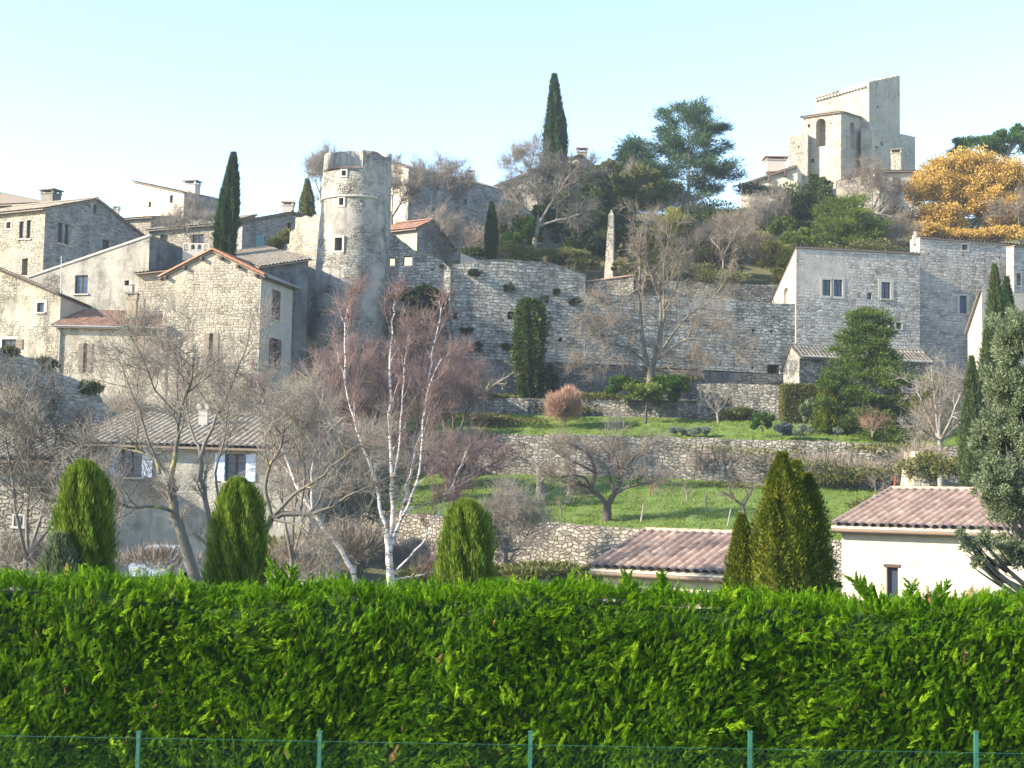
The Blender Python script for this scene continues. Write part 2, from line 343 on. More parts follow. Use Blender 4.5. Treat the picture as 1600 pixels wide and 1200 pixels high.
# ---------------------------------------------------------------- buildings
def boolean_cut(o, cutter_mb):
    c = link('cutter', cutter_mb.mesh('cutter'))
    import bmesh
    bm = bmesh.new(); bm.from_mesh(c.data); bmesh.ops.recalc_face_normals(bm, faces=bm.faces); bm.to_mesh(c.data)
    bm.clear(); bm.from_mesh(o.data); bmesh.ops.recalc_face_normals(bm, faces=bm.faces); bm.to_mesh(o.data); bm.free()
    md = o.modifiers.new('cut', 'BOOLEAN'); md.operation = 'DIFFERENCE'; md.object = c; md.solver = 'EXACT'
    dg = bpy.context.evaluated_depsgraph_get(); dg.update()
    me = bpy.data.meshes.new_from_object(o.evaluated_get(dg))
    o.modifiers.remove(md); bpy.data.objects.remove(c)
    if len(me.polygons) > 4: o.data = me; wall_uv(me)
class House:
    """box building; B is its near corner, wall BA runs to the left and back, wall BC to the right and back"""
    def __init__(s, name, label, cat, B, Y, th, A, C=None, depth=None, ta=None, tb=None, tc=None, base=None, gable=None, wall='grey_stone', group=None, td=None, side_wall=None):
        th = R(th); s.n1 = np.array([-math.sin(th), -math.cos(th), 0]); s.n2 = np.array([math.cos(th), -math.sin(th), 0])
        s.dA = np.array([-math.cos(th), math.sin(th), 0]); s.dC = np.array([math.sin(th), math.cos(th), 0])
        s.B = P(B, tb, Y); s.zB = s.B[2]
        a = hit(A, ta, s.B, s.n1); s.A = a; s.zA = a[2]
        if C is not None:
            c = hit(C, tc if tc is not None else tb, s.B, s.n2)
            s.C = c; s.zC = c[2] if tc is not None else s.zB
        else:
            s.C = s.B + s.dC * depth; s.zC = s.zB
            if tc is not None: s.zC = s.zB + tc
        s.D = s.A + (s.C - s.B); s.zD = s.zA + (s.zC - s.zB)
        if td is not None: s.zD = s.zA + td
        s.zb = base if base is not None else min(s.zA, s.zB) - 8
        s.root = thing(name, label, cat, ((s.A[0] + s.C[0]) / 2, (s.A[1] + s.C[1]) / 2, s.zb), group)
        g = lambda p, z: np.array([p[0], p[1], z])
        s.a, s.b, s.c, s.d = g(s.A, s.zA), g(s.B, s.zB), g(s.C, s.zC), g(s.D, s.zD)
        mb = MB(); lo = [g(p, s.zb) for p in (s.A, s.B, s.C, s.D)]
        V = lo + [s.a, s.b, s.c, s.d]
        if gable is None:
            if abs((s.a[2] + s.c[2]) - (s.b[2] + s.d[2])) < 1e-3: Fs = [[4, 5, 6, 7]]
            else: Fs = [[4, 5, 6], [4, 6, 7]]
            Fs += [[0, 1, 5, 4], [1, 2, 6, 5], [2, 3, 7, 6], [3, 0, 4, 7]]; s.g = None
        elif gable[0] == 'F':      # gable over the left wall AB, ridge runs back
            s.zC = s.zB; s.zD = s.zA; s.c[2] = s.zB; s.d[2] = s.zA; V[6] = s.c; V[7] = s.d
            g1 = hit(gable[1], gable[2], s.B, s.n1); g2 = g1 + (s.C - s.B) * np.array([1, 1, 0]); s.g = (g1, g2)
            V += [g1, g2]
            Fs = [[4, 8, 9, 7], [8, 5, 6, 9], [0, 1, 5, 8, 4], [1, 2, 6, 5], [2, 3, 7, 9, 6], [3, 0, 4, 7]]
        else:                      # gable over the right wall BC, ridge runs parallel to AB
            s.zA = s.zB; s.a[2] = s.zB; V[4] = s.a; s.d[2] = s.zC; V[7] = s.d
            g1 = hit(gable[1], gable[2], s.B, s.n2); g2 = g1 + (s.A - s.B) * np.array([1, 1, 0]); s.g = (g1, g2)
            V += [g1, g2]
            Fs = [[4, 5, 8, 9], [9, 8, 6, 7], [0, 1, 5, 4], [1, 2, 6, 8, 5], [2, 3, 7, 6], [3, 0, 4, 9, 7]]
        s.kind = gable[0] if gable else None
        s.Fs = [f[::-1] for f in Fs] + [[0, 1, 2, 3]]
        # make the winding point outwards
        me = bpy.data.meshes.new('wall'); me.from_pydata([tuple(map(float, v)) for v in V], [], s.Fs); me.update()
        import bmesh
        bm = bmesh.new(); bm.from_mesh(me); bmesh.ops.recalc_face_normals(bm, faces=bm.faces); bmesh.ops.triangulate(bm, faces=[f for f in bm.faces if len(f.verts) > 4 or abs(f.normal.z) > .2]); bm.to_mesh(me); bm.free(); wall_uv(me)
        s.wall = link('wall', me, s.root, M[wall]); s.cuts = MB(); s.pend = []
        s.wmat = wall
        if side_wall:
            me.materials.append(M[side_wall]); n2 = Vector(s.n2)
            for p in me.polygons:
                if p.normal.dot(n2) > .9: p.material_index = 1
    def plane(s, f): return (s.n1, s.dA * -1) if f == 'F' else (s.n2, s.dC)
    def rect(s, f, x0, y0, x1, y1):
        n, t = s.plane(f); cx, cy = (x0 + x1) / 2, (y0 + y1) / 2
        l = hit(x0, cy, s.B, n); r = hit(x1, cy, s.B, n); tp = hit(cx, y0, s.B, n); bt = hit(cx, y1, s.B, n)
        c = (l + r) / 2; w = np.dot(r - l, t) / 2; return c, w, bt[2], tp[2], n, t
    def roof(s, mat='old_tiles', oe=.35, ov=.25, ridge=True, rmat=None, per=.26, amp=.055, under=None):
        kw = dict(oe=oe, ov=ov, per=per, amp=amp, under=under); m = M[mat]; s.roofs = []
        if s.kind == 'F':
            g1, g2 = s.g
            s.roofs.append(tile_roof('roof', s.d, s.a, g1, g2, m, s.root, **kw)); s.roofs.append(tile_roof('roof', s.b, s.c, g2, g1, m, s.root, **kw))
        elif s.kind == 'S':
            g1, g2 = s.g
            s.roofs.append(tile_roof('roof', s.a, s.b, g1, g2, m, s.root, **kw)); s.roofs.append(tile_roof('roof', s.c, s.d, g2, g1, m, s.root, **kw))
        if s.kind and ridge:
            e = (g2 - g1) / np.linalg.norm(g2 - g1) * ov
            ridge_row(g1 - e + (0, 0, .16), g2 + e + (0, 0, .16), rmat or m, s.roofs[0])
        return s
    def hip(s, mat='old_tiles', apex=None, h=1.5, ov=.3, **kw):
        """pyramid roof"""
        c = (s.a + s.b + s.c + s.d) / 4; c = np.array([c[0], c[1], max(s.a[2], s.b[2]) + h]) if apex is None else apex
        s.roofs = []
        for p, q in ((s.a, s.b), (s.b, s.c), (s.c, s.d), (s.d, s.a)):
            s.roofs.append(tile_roof('roof', p, q, c, c, M[mat], s.root, oe=.3, ov=.28, **kw))
        return s
    def shed(s, mat='old_tiles', down='F', **kw):
        m = M[mat]
        q = {'F': (s.a, s.b, s.c, s.d), 'B': (s.c, s.d, s.a, s.b), 'R': (s.b, s.c, s.d, s.a), 'L': (s.d, s.a, s.b, s.c)}[down]
        s.roofs = [tile_roof('roof', *q, m, s.root, **kw)]; return s
    def cut(s, c, w, z0, z1, n, t, depth): s.cuts.box(c - n * (depth / 2 - .3), t, n, w, depth / 2 + .3, z0, z1)
    def window(s, f, x0, y0, x1, y1, style='glass', sur=None, sill=True, mull=1, bars=1, frame='brown_wood', glass='glass', shutter='brown_wood', depth=.28, label=None, name='window'):
        c, w, z0, z1, n, t = s.rect(f, x0, y0, x1, y1)
        if style != 'closed': s.cut(c, w, z0, z1, n, t, depth if style != 'hole' else max(depth, 1.3))
        base = thing(name, None, None, (c[0], c[1], z0)); base.parent = s.root; base.location = Vector((c[0], c[1], z0)) - s.root.location
        if label: base['label'] = label
        def ring(mb, wi, a0, a1, bw, pos, hd):
            for sx_ in (-1, 1): mb.box(c + t * sx_ * (wi - bw / 2) + n * pos, t, n, bw / 2, hd, a0, a1)
            mb.box(c + n * pos, t, n, wi - bw, hd, a0, a0 + bw); mb.box(c + n * pos, t, n, wi - bw, hd, a1 - bw, a1)
        if style == 'glass':
            m = MB(); ring(m, w, z0, z1, .06, -.17, .035)
            for i in range(mull):
                u = (i + 1) / (mull + 1) * 2 - 1; m.box(c + t * u * w - n * .17, t, n, .035, .03, z0 + .06, z1 - .06)
            m.build('frame', M[frame], base)
            if bars:
                m = MB()
                for i in range(bars):
                    v = z0 + (z1 - z0) * (i + 1) / (bars + 1); m.box(c - n * .172, t, n, w - .06, .02, v - .015, v + .015)
                m.build('glazing_bar', M[frame], base)
            m = MB(); m.box(c - n * .19, t, n, w - .04, .008, z0 + .04, z1 - .04); m.build('pane', M[glass], base)
        if style == 'blind':
            pass
        if style in ('closed', 'ajar'):
            for sx_ in (-1, 1):
                m = MB(); ww = w / 2 - .012 if style == 'closed' else w * .36
                cc = c + t * sx_ * (w / 2 if style == 'closed' else w * .64) + n * .035
                m.box(cc, t, n, ww, .025, z0, z1); m.box(cc + n * .035, t, n, ww * .9, .012, z0 + (z1 - z0) * .18, z0 + (z1 - z0) * .18 + .08)
                m.box(cc + n * .035, t, n, ww * .9, .012, z1 - (z1 - z0) * .2, z1 - (z1 - z0) * .2 + .08); m.build('shutter', M[shutter], base)
        if style == 'glass' and shutter == 'open_blue' or shutter in ('open_tan', 'open_brown', 'tan_right'):
            for sx_ in ((-1, 1) if shutter != 'tan_right' else (1,)):
                m = MB(); cc = c + t * sx_ * (w * 1.52) + n * .04; mt = {'open_blue': 'blue_paint', 'open_tan': 'tan_wood', 'tan_right': 'tan_wood', 'open_brown': 'brown_wood'}[shutter]
                m.box(cc, t, n, w * .48, .025, z0, z1)
                for v in (.2, .5, .8): m.box(cc + n * .035, t, n, w * .42, .01, z0 + (z1 - z0) * v - .03, z0 + (z1 - z0) * v + .03)
                m.build('shutter', M[mt], base)
        if sur:
            m = MB(); b = sur
            for sx_ in (-1, 1): m.box(c + t * sx_ * (w + b / 2) + n * .0, t, n, b / 2, .03, z0 - (b if not sill else 0), z1 + b)
            m.box(c, t, n, w, .03, z1, z1 + b)
            if not sill: m.box(c, t, n, w, .03, z0 - b, z0)
            m.build('surround', M['cut_stone'], base)
        if sill: MB().box(c + n * .02, t, n, w + .12, .09, z0 - .1, z0).build('sill', M['cut_stone'], base)
        return base
    def arch(s, f, x0, y0, x1, y1, depth=1.2, n_=8, name='opening'):
        """arched opening"""
        c, w, z0, z1, n, t = s.rect(f, x0, y0, x1, y1)
        pr = [(-w, z0), (w, z0)] + [(w * math.cos(math.pi * k / n_), z1 - w + w * math.sin(math.pi * k / n_)) for k in range(n_ + 1)]
        i = len(s.cuts.v); k = len(pr)
        for off in (.3, -depth):
            for u, z in pr: q = c + t * u + n * off; s.cuts.v.append((q[0], q[1], z))
        s.cuts.f.append([i + j for j in range(k)]); s.cuts.f.append([i + k + j for j in range(k)][::-1])
        for j in range(k): s.cuts.f.append([i + j, i + k + j, i + k + (j + 1) % k, i + (j + 1) % k])
        s.cuts.m += [0] * (k + 2)
    def chimney(s, x0, x1, ytop, ybot, Y, mat='cut_stone', cap='slab', th=0, d=None):
        w = (P(x1, ytop, Y)[0] - P(x0, ytop, Y)[0]) / 2; c = (P(x0, ytop, Y) + P(x1, ytop, Y)) / 2; zt = c[2]; zb = P(x0, ybot, Y)[2]
        d = d or w * .8; ux, uy = (math.cos(th), math.sin(th)), (-math.sin(th), math.cos(th))
        m = MB(); hc = min(.5, (zt - zb) * .35)
        m.box(c, ux, uy, w * .86, d * .86, zb - .6, zt - hc)
        m.box(c, ux, uy, w * .97, d * .97, zt - hc, zt - hc + .08)
        ch = m.build('chimney', M[mat], s.root)
        for sx_ in (-.8, .8):
            for sy_ in (-.75, .75): m = MB(); m.box(c + np.array([ux[0] * sx_ * w + uy[0] * sy_ * d, ux[1] * sx_ * w + uy[1] * sy_ * d, 0]), ux, uy, .09, .09, zt - hc + .08, zt - .1); m.build('chimney_pier', M[mat], ch)
        MB().box(c, ux, uy, w * 1.1, d * 1.1, zt - .1, zt).build('chimney_cap', M['grey_tiles' if cap == 'slab' else 'brick'], ch)
        return ch
    def gutter(s, f='F', mat='grey_metal', dz=-.08, oe=.42):
        p, q = (s.a, s.b) if f == 'F' else (s.b, s.c); n, t = s.plane(f)
        tubes_obj('gutter', [(np.array([p + n * oe + (0, 0, dz), q + n * oe + (0, 0, dz)]), [.075, .075])], M[mat], s.root, 8)
    def done(s):
        if s.cuts.f: boolean_cut(s.wall, s.cuts)
        return s

# ---------------------------------------------------------------- tubes and trees
def tubes_np(polys, sides=None):
    groups = {}
    for p, r in polys:
        p = np.asarray(p, float); r = np.asarray(r, float)
        k = sides or (8 if r[0] > .12 else 5 if r[0] > .035 else 3)
        groups.setdefault((len(p), k), []).append((p, r))
    Vs = []; Fs = []; off = 0
    for (n, k), g in groups.items():
        Pn = np.stack([q[0] for q in g]); Rn = np.stack([q[1] for q in g]); B = len(g)
        T = np.gradient(Pn, axis=1); T /= np.linalg.norm(T, axis=2, keepdims=True) + 1e-9
        ref = np.where(np.abs(T[:, 0:1, 2:3]) > .8, np.array([1., .2, 0]), np.array([.1, .0, 1.]))
        ref = np.broadcast_to(ref, T.shape)
        U = np.cross(T, ref); U /= np.linalg.norm(U, axis=2, keepdims=True) + 1e-9; Vv = np.cross(T, U)
        a = np.arange(k) * 2 * math.pi / k
        ring = Pn[:, :, None] + (U[:, :, None] * np.cos(a)[None, None, :, None] + Vv[:, :, None] * np.sin(a)[None, None, :, None]) * Rn[:, :, None, None]
        idx = np.arange(B * n * k).reshape(B, n, k) + off
        q = np.stack([idx[:, :-1], np.roll(idx[:, :-1], -1, 2), np.roll(idx[:, 1:], -1, 2), idx[:, 1:]], -1).reshape(-1, 4)
        Vs.append(ring.reshape(-1, 3)); Fs.append(q); off += B * n * k
    return np.concatenate(Vs), np.concatenate(Fs)
def tubes_obj(name, polys, mat, parent=None, sides=None):
    V, Fq = tubes_np(polys, sides); return link(name, np_mesh(name, V, Fq, smooth=True), parent, mat)
def nrm(v): return v / (np.linalg.norm(v) + 1e-9)
class Tree:
    def __init__(s, seed=1, wander=.16, upt=.06, ang=(35, 60), lr=(.45, .75), nch=(7, 6, 5, 4), droop=0., rmin=.006, taper=.35, t0=.25, rk=.6, npts=6, fuzz=None):
        s.r = np.random.default_rng(seed); s.o = dict(wander=wander, upt=upt, ang=ang, lr=lr, nch=nch, droop=droop, rmin=rmin, taper=taper, t0=t0, rk=rk, npts=npts); s.big = []; s.small = []; s.tips = []
        s.o['nch'] = nch[:-1]; s.fz = fuzz or (1 if nch[-1] < 6 else 3, .30 + rmin * 35, rmin * .8); s.fu = .1 + upt
    def _put(s, pts, rad, lvl): (s.big if lvl <= 1 else s.small).append((pts, rad))
    def kids(s, pts, rad, lvl, L, n=None, t0=None):
        o = s.o
        if lvl >= len(o['nch']) : s.tips.append((pts[-1], nrm(pts[-1] - pts[-2]))); return
        n = n if n is not None else o['nch'][lvl]; t0 = o['t0'] if t0 is None else t0
        m = len(pts)
        for i in range(n):
            t = t0 + (1 - t0) * (i + s.r.random()) / n; x = t * (m - 1); k = min(int(x), m - 2); f = x - k
            p = pts[k] * (1 - f) + pts[k + 1] * f; rr = rad[k] * (1 - f) + rad[k + 1] * f
            d = nrm(pts[k + 1] - pts[k]); a = R(s.r.uniform(*o['ang'])); q = nrm(np.cross(d, s.r.normal(size=3)))
            nd = d * math.cos(a) + q * math.sin(a)
            s.branch(p, nd, L * s.r.uniform(*o['lr']) * (1.1 - .45 * t), max(rr * o['rk'], o['rmin']), lvl + 1)
    def branch(s, p, d, L, r, lvl):
        o = s.o; m = o['npts'] if lvl < 4 else 4; pts = [p]; st = L / (m - 1); d = nrm(d)
        for i in range(m - 1):
            d = nrm(d + s.r.normal(0, o['wander'], 3) + np.array([0, 0, o['upt'] - (o['droop'] * lvl * (i / m))])); pts.append(pts[-1] + d * st)
        pts = np.array(pts); rad = np.maximum(np.linspace(r, r * o['taper'], m), o['rmin'] * .7)
        s._put(pts, rad, lvl); s.kids(pts, rad, lvl, L)
    def limb(s, px, r0, r1, lvl=0, n=None, t0=.3, L=None, res=3):
        """limb drawn through (pixel x, pixel y, distance) points"""
        q = np.array([P(*a) for a in px]); 
        # resample smoothly
        m = (len(q) - 1) * res + 1; t = np.linspace(0, len(q) - 1, m)
        pts = np.stack([np.interp(t, np.arange(len(q)), q[:, i]) for i in range(3)], 1)
        for _ in range(1): pts[1:-1] = pts[1:-1] * .5 + (pts[:-2] + pts[2:]) * .25
        L0 = np.linalg.norm(q[1:] - q[:-1], axis=1).sum(); pts[1:-1] += s.r.normal(0, L0 * .004, pts[1:-1].shape)
        rad = np.linspace(r0, r1, m); s._put(pts, rad, 0)
        s.kids(pts, rad, lvl, L if L else L0, n, t0); return pts
    def build(s, name, label, cat, mats, group=None, twigname='branch', trunkname='trunk'):
        mats = mats if isinstance(mats, (list, tuple)) else (mats, mats)
        b = s.big[0][0][0]; root = thing(name, label, cat, b, group)
        if s.fz:
            src = [p for p in s.small if len(p[0]) == s.o['npts']] or s.big; Pn = np.stack([p[0] for p in src]); k, Lf, rf = s.fz; m = len(Pn) * k
            bi = np.repeat(np.arange(len(Pn)), k); x = s.r.uniform(.15, .999, m) * (Pn.shape[1] - 1); j = x.astype(int); f = (x - j)[:, None]
            p0 = Pn[bi, j] * (1 - f) + Pn[bi, j + 1] * f; d = Pn[bi, j + 1] - Pn[bi, j]; d /= np.linalg.norm(d, axis=1, keepdims=True) + 1e-9
            d = d + s.r.normal(0, .55, (m, 3)) + np.array([0, 0, s.fu]); d /= np.linalg.norm(d, axis=1, keepdims=True); LL = Lf * s.r.uniform(.4, 1.3, (m, 1))
            p1 = p0 + d * LL * .5; d2 = d + s.r.normal(0, .25, (m, 3)) + np.array([0, 0, s.fu * .6]); p2 = p1 + d2 * LL * .5
            s.small += list(zip(np.stack([p0, p1, p2], 1), np.broadcast_to(np.array([rf, rf * .8, rf * .5]), (m, 3))))
        tubes_obj(trunkname, s.big, mats[0], root)
        if s.small: tubes_obj(twigname, s.small, mats[1], root)
        return root

def leaf_np(C, D, L, Wd, r, up_side=False):
    n = len(C); D = D / (np.linalg.norm(D, axis=1, keepdims=True) + 1e-9)
    q = r.normal(size=(n, 3))
    Sd = np.cross(D, q); Sd /= np.linalg.norm(Sd, axis=1, keepdims=True) + 1e-9
    L = np.broadcast_to(L, (n,))[:, None]; Wd = np.broadcast_to(Wd, (n,))[:, None]
    V = np.stack([C, C + D * L * .45 + Sd * Wd * .5, C + D * L, C + D * L * .45 - Sd * Wd * .5], 1).reshape(-1, 3)
    return V, np.arange(n * 4).reshape(n, 4)
def leaves(name, C, D, L, Wd, mat, parent, r):
    V, Fq = leaf_np(np.asarray(C), np.asarray(D), L, Wd, r); return link(name, np_mesh(name, V, Fq), parent, mat)
def blob_pts(blobs, n, r, sub=14, rs=.3, up=.3, core=.55):
    """blobs: (centre, rx, ry, rz). leaves gathered in sub-clumps over each blob"""
    C = []; D = []; vol = np.array([b[1] * b[2] * b[3] for b in blobs]) ** .7; vol = vol / vol.sum()
    for b, v in zip(blobs, vol):
        c = np.asarray(b[0]); rad = np.array(b[1:4]); k = max(4, int(sub)); m = int(n * v / k) + 1
        for i in range(k):
            d = nrm(r.normal(size=3)); 
            if d[2] < -.5: d[2] *= -.6
            cc = c + d * rad * r.uniform(core, .95)
            s_ = rs * r.uniform(.6, 1.3)
            q = r.normal(size=(m, 3)); q /= np.linalg.norm(q, axis=1, keepdims=True); q *= (r.random((m, 1)) ** .5) * s_ * rad
            C.append(cc + q); D.append(q / rad * 1.2 + d * .6 + r.normal(0, .45, (m, 3)) + np.array([0, 0, up]))
    return np.concatenate(C), np.concatenate(D)
def shrub(name, label, cat, blobs, n, L, Wd, mat, seed=1, group=None, sub=14, rs=.3, up=.3, trunk=None, core=.55, tmat='dark_bark', leafname='foliage'):
    """blobs in pixels: (px, py, Y, r_px_x, r_px_y)"""
    r = np.random.default_rng(seed); bl = []
    for px, py, Y, rx, ry in blobs:
        s_ = Y / F_PX; bl.append((P(px, py, Y), rx * s_, (rx + ry) * .5 * s_, ry * s_))
    C, D = blob_pts(bl, n, r, sub, rs, up, core)
    base = np.array(bl[0][0]); base[2] = min(b[0][2] - b[3] for b in bl)
    if trunk: base = P(*trunk[0])
    root = thing(name, label, cat, base, group)
    leaves(leafname, C, D, L * r.uniform(.6, 1.4, len(C)), Wd * r.uniform(.7, 1.3, len(C)), M[mat], root, r)
    # stems from the base to every blob
    polys = []
    tr = trunk[1] if trunk else .06
    for b in bl:
        top = np.asarray(b[0]); k = base * .5 + top * .5 + r.normal(0, .1, 3); dz = max(.05, top[2] - base[2])
        polys.append((np.array([base, base * .93 + k * .07 + (0, 0, .3 * dz), k + (0, 0, .06 * dz), (k + top) / 2, top]), [tr, tr * .9, tr * .65, tr * .5, tr * .3]))
        for i in range(7):
            e = top + nrm(r.normal(size=3)) * np.array(b[1:4]) * .8
            polys.append((np.array([k * .4 + top * .6, (k + e) / 2 + (0, 0, .05), e]), [tr * .4, tr * .25, .01]))
    tubes_obj('trunk', polys, M[tmat], root)
    return root
def column(name, label, cat, px, ytop, ybot, Y, wpx, n, L, Wd, mat, seed=1, group=None, prof=None, lobes=.15, up=2., lean=0., tmat='dark_bark', rough=.12, extra=()):
    """columnar conifer. prof: list of (t from the bottom, relative radius)"""
    r = np.random.default_rng(seed); top = P(px + lean, ytop, Y); b = P(px, ybot, Y); H = top[2] - b[2]; rad = wpx / 2 * Y / F_PX
    prof = prof or [(0, .75), (.25, 1), (.6, .85), (.85, .5), (1, .05)]
    t = r.random(n) ** .9; a = r.uniform(0, 2 * math.pi, n)
    pr = np.interp(t, [q[0] for q in prof], [q[1] for q in prof])
    lob = 1 + lobes * np.sin(a * 3 + t * 7 + seed) * np.cos(t * 13 + a * 2 + seed) + lobes * .8 * np.sin(a * 7 + t * 4 + seed * 2) + r.normal(0, rough, n) * .5
    rr = rad * pr * lob * (1 - np.abs(r.normal(0, .13, n)))
    C = b[None] + (top - b)[None] * t[:, None] + np.stack([np.cos(a) * rr, np.sin(a) * rr, r.normal(0, .03 * H, n) * 0], 1)
    D = np.stack([np.cos(a), np.sin(a), np.full(n, up)], 1) + r.normal(0, .35, (n, 3))
    root = thing(name, label, cat, b, group)
    leaves('foliage', C, D, L * r.uniform(.6, 1.4, n), Wd * r.uniform(.7, 1.3, n), M[mat], root, r)
    # inner foliage that fills the column, and the stem
    k = 20; zs = np.linspace(0, .97, k); V = []; 
    for z in zs:
        q = rad * np.interp(z, [p_[0] for p_ in prof], [p_[1] for p_ in prof]) * .78
        for j in range(12):
            aa = j * math.pi / 6; lb = 1 + lobes * math.sin(aa * 3 + z * 7 + seed) * math.cos(z * 13 + aa * 2 + seed) + lobes * .8 * math.sin(aa * 7 + z * 4 + seed * 2)
            V.append(b + (top - b) * z + np.array([math.cos(aa) * q * lb, math.sin(aa) * q * lb, 0]))
    idx = np.arange(k * 12).reshape(k, 12)
    Fq = np.stack([idx[:-1], np.roll(idx[:-1], -1, 1), np.roll(idx[1:], -1, 1), idx[1:]], -1).reshape(-1, 4)
    link('inner_foliage', np_mesh('inner_foliage', V, Fq, smooth=True), root, M[mat])
    tubes_obj('trunk', [(np.array([b - (0, 0, 1.), b * .5 + top * .5, top - (0, 0, H * .1)]), [max(.05, rad * .15), rad * .1, .01])], M[tmat], root)
    return root
def conifer(name, label, cat, px, ytop, ybot, Y, wpx, mat, seed=1, nb=60, nt=9, tuft=40, L=.35, Wd=.07, prof=None, droop=0., crown0=.2, tmat='bark', group=None, flat=.35, tr=.2, ts=.5, lean=0, upb=.15, nodes=True):
    """layered conifer: boughs with needle tufts"""
    r = np.random.default_rng(seed); top = P(px + lean, ytop, Y); b = P(px, ybot, Y); H = np.linalg.norm(top - b); rad = wpx / 2 * Y / F_PX
    prof = prof or [(0, .8), (.2, 1), (.6, .6), (1, .1)]; polys = []; C = []; D = []
    polys.append((np.array([b * (1 - t) + top * t for t in np.linspace(0, 1, 7)]), np.linspace(tr, .03, 7)))
    a0 = 0
    for i in range(nb):
        t = (i + r.random()) / nb; h = crown0 + (1 - crown0) * t; p = b * (1 - h) + top * h
        a0 += 2.4 + r.normal(0, .3); bl = rad * np.interp(t, [q[0] for q in prof], [q[1] for q in prof]) * r.uniform(.7, 1.12)
        d = np.array([math.cos(a0), math.sin(a0), upb + .5 * t * t]); pts = [p]
        for k in range(5): d = nrm(d + r.normal(0, .1, 3) + np.array([0, 0, -droop])); pts.append(pts[-1] + d * bl / 5)
        pts = np.array(pts); polys.append((pts, np.linspace(max(.02, tr * .3 * (1 - t)), .012, 6)))
        for k in range(max(2, int(nt * (bl / rad)))):
            u = r.uniform(.3, 1.) ** .8 * 5; j = min(int(u), 4); q = pts[j] + (pts[j + 1] - pts[j]) * (u - j)
            side = nrm(np.cross(d, (0, 0, 1))); q = q + side * r.normal(0, .16 * bl * (1.1 - u / 6)) + np.array([0, 0, r.normal(0, .04 * bl) + .05])
            g = r.normal(size=(tuft, 3)) * ts * np.array([1, 1, flat]) * r.uniform(.6, 1.2)
            C.append(q + g); D.append(g * .8 + d * .5 + r.normal(0, .3, (tuft, 3)) + np.array([0, 0, .25]))
    C = np.concatenate(C); D = np.concatenate(D)
    root = thing(name, label, cat, b, group); n = len(C)
    tubes_obj('trunk', polys, M[tmat], root)
    leaves('foliage', C, D, L * r.uniform(.6, 1.4, n), Wd * r.uniform(.7, 1.3, n), M[mat], root, r)
    return root
# ---------------------------------------------------------------- free-standing walls
def wall_line(name, label, pts, mat, th=.5, kind=None, cat='wall', cap=True, sub=1.2, holes=(), rough=.05, seed=3, capmat=None, nocap=True):
    """pts: (px, ytop, ybottom, Y) along the front face"""
    r = np.random.default_rng(seed); tops = [P(a, b, Y) for a, b, c, Y in pts]; bots = [P(a, c, Y) for a, b, c, Y in pts]
    mb = MB(); V = []; 
    # resample
    q = []
    for i in range(len(pts) - 1):
        L = np.linalg.norm((tops[i + 1] - tops[i])[:2]); k = max(1, int(L / sub))
        for j in range(k + (i == len(pts) - 2)):
            f = j / k; t_ = tops[i] * (1 - f) + tops[i + 1] * f; b_ = bots[i] * (1 - f) + bots[i + 1] * f; q.append((t_, b_[2]))
    root = thing(name, label, cat, (q[0][0][0], q[0][0][1], q[0][1]))
    fr = []; 
    for i, (t_, zb) in enumerate(q):
        d = q[min(i + 1, len(q) - 1)][0] - q[max(i - 1, 0)][0]; n = nrm(np.array([-d[1], d[0], 0])); 
        if n[1] < 0: n = -n
        zz = t_[2] + (r.normal(0, rough) if rough else 0)
        fr.append((np.array([t_[0], t_[1], zz]), np.array([t_[0], t_[1], zb]), n))
    i0 = 0
    V = []
    for f, b_, n in fr: V += [b_, f, f + n * th, b_ + n * th]
    Fs = []
    for i in range(len(fr) - 1):
        a = i * 4; b2 = a + 4
        Fs += [[a, b2, b2 + 1, a + 1], [a + 1, b2 + 1, b2 + 2, a + 2], [a + 2, b2 + 2, b2 + 3, a + 3], [a + 3, b2 + 3, b2, a]]
    Fs += [[0, 1, 2, 3], [len(V) - 1, len(V) - 2, len(V) - 3, len(V) - 4]]
    me = bpy.data.meshes.new('masonry'); me.from_pydata([tuple(map(float, v)) for v in V], [], Fs); me.update(); wall_uv(me)
    # continuous u along the wall
    cum = np.concatenate([[0], np.cumsum([np.linalg.norm((fr[i + 1][0] - fr[i][0])[:2]) for i in range(len(fr) - 1)])])
    l = me.uv_layers['UVMap']
    for p in me.polygons:
        for li in p.loop_indices:
            vi = me.loops[li].vertex_index; k = vi % 4; off = th if k in (2, 3) else 0
            l.data[li].uv = (cum[vi // 4], V[vi][2] + off)
    o = link('masonry', me, root, M[mat])
    if holes:
        c = MB()
        for (x0, y0, x1, y1) in holes:
            # nearest segment in x
            best = None
            for i in range(len(fr) - 1):
                n = -fr[i][2]; h = hit((x0 + x1) / 2, (y0 + y1) / 2, fr[i][0], n)
                if fr[i][0][0] - .01 <= h[0] <= fr[i + 1][0][0] + .01: best = (h, n, fr[i + 1][0] - fr[i][0])
            if best is None: continue
            h, n, t = best; t = nrm(np.array([t[0], t[1], 0])); l_ = hit(x0, (y0 + y1) / 2, h, n); r_ = hit(x1, (y0 + y1) / 2, h, n); tp = hit((x0 + x1) / 2, y0, h, n); bt = hit((x0 + x1) / 2, y1, h, n)
            c.box(h - n * (th * .45), t, n, abs(np.dot(r_ - l_, t)) / 2, th * .4 + .3, bt[2], tp[2])
        uvs = None
        boolean_cut(o, c)
    return root, fr
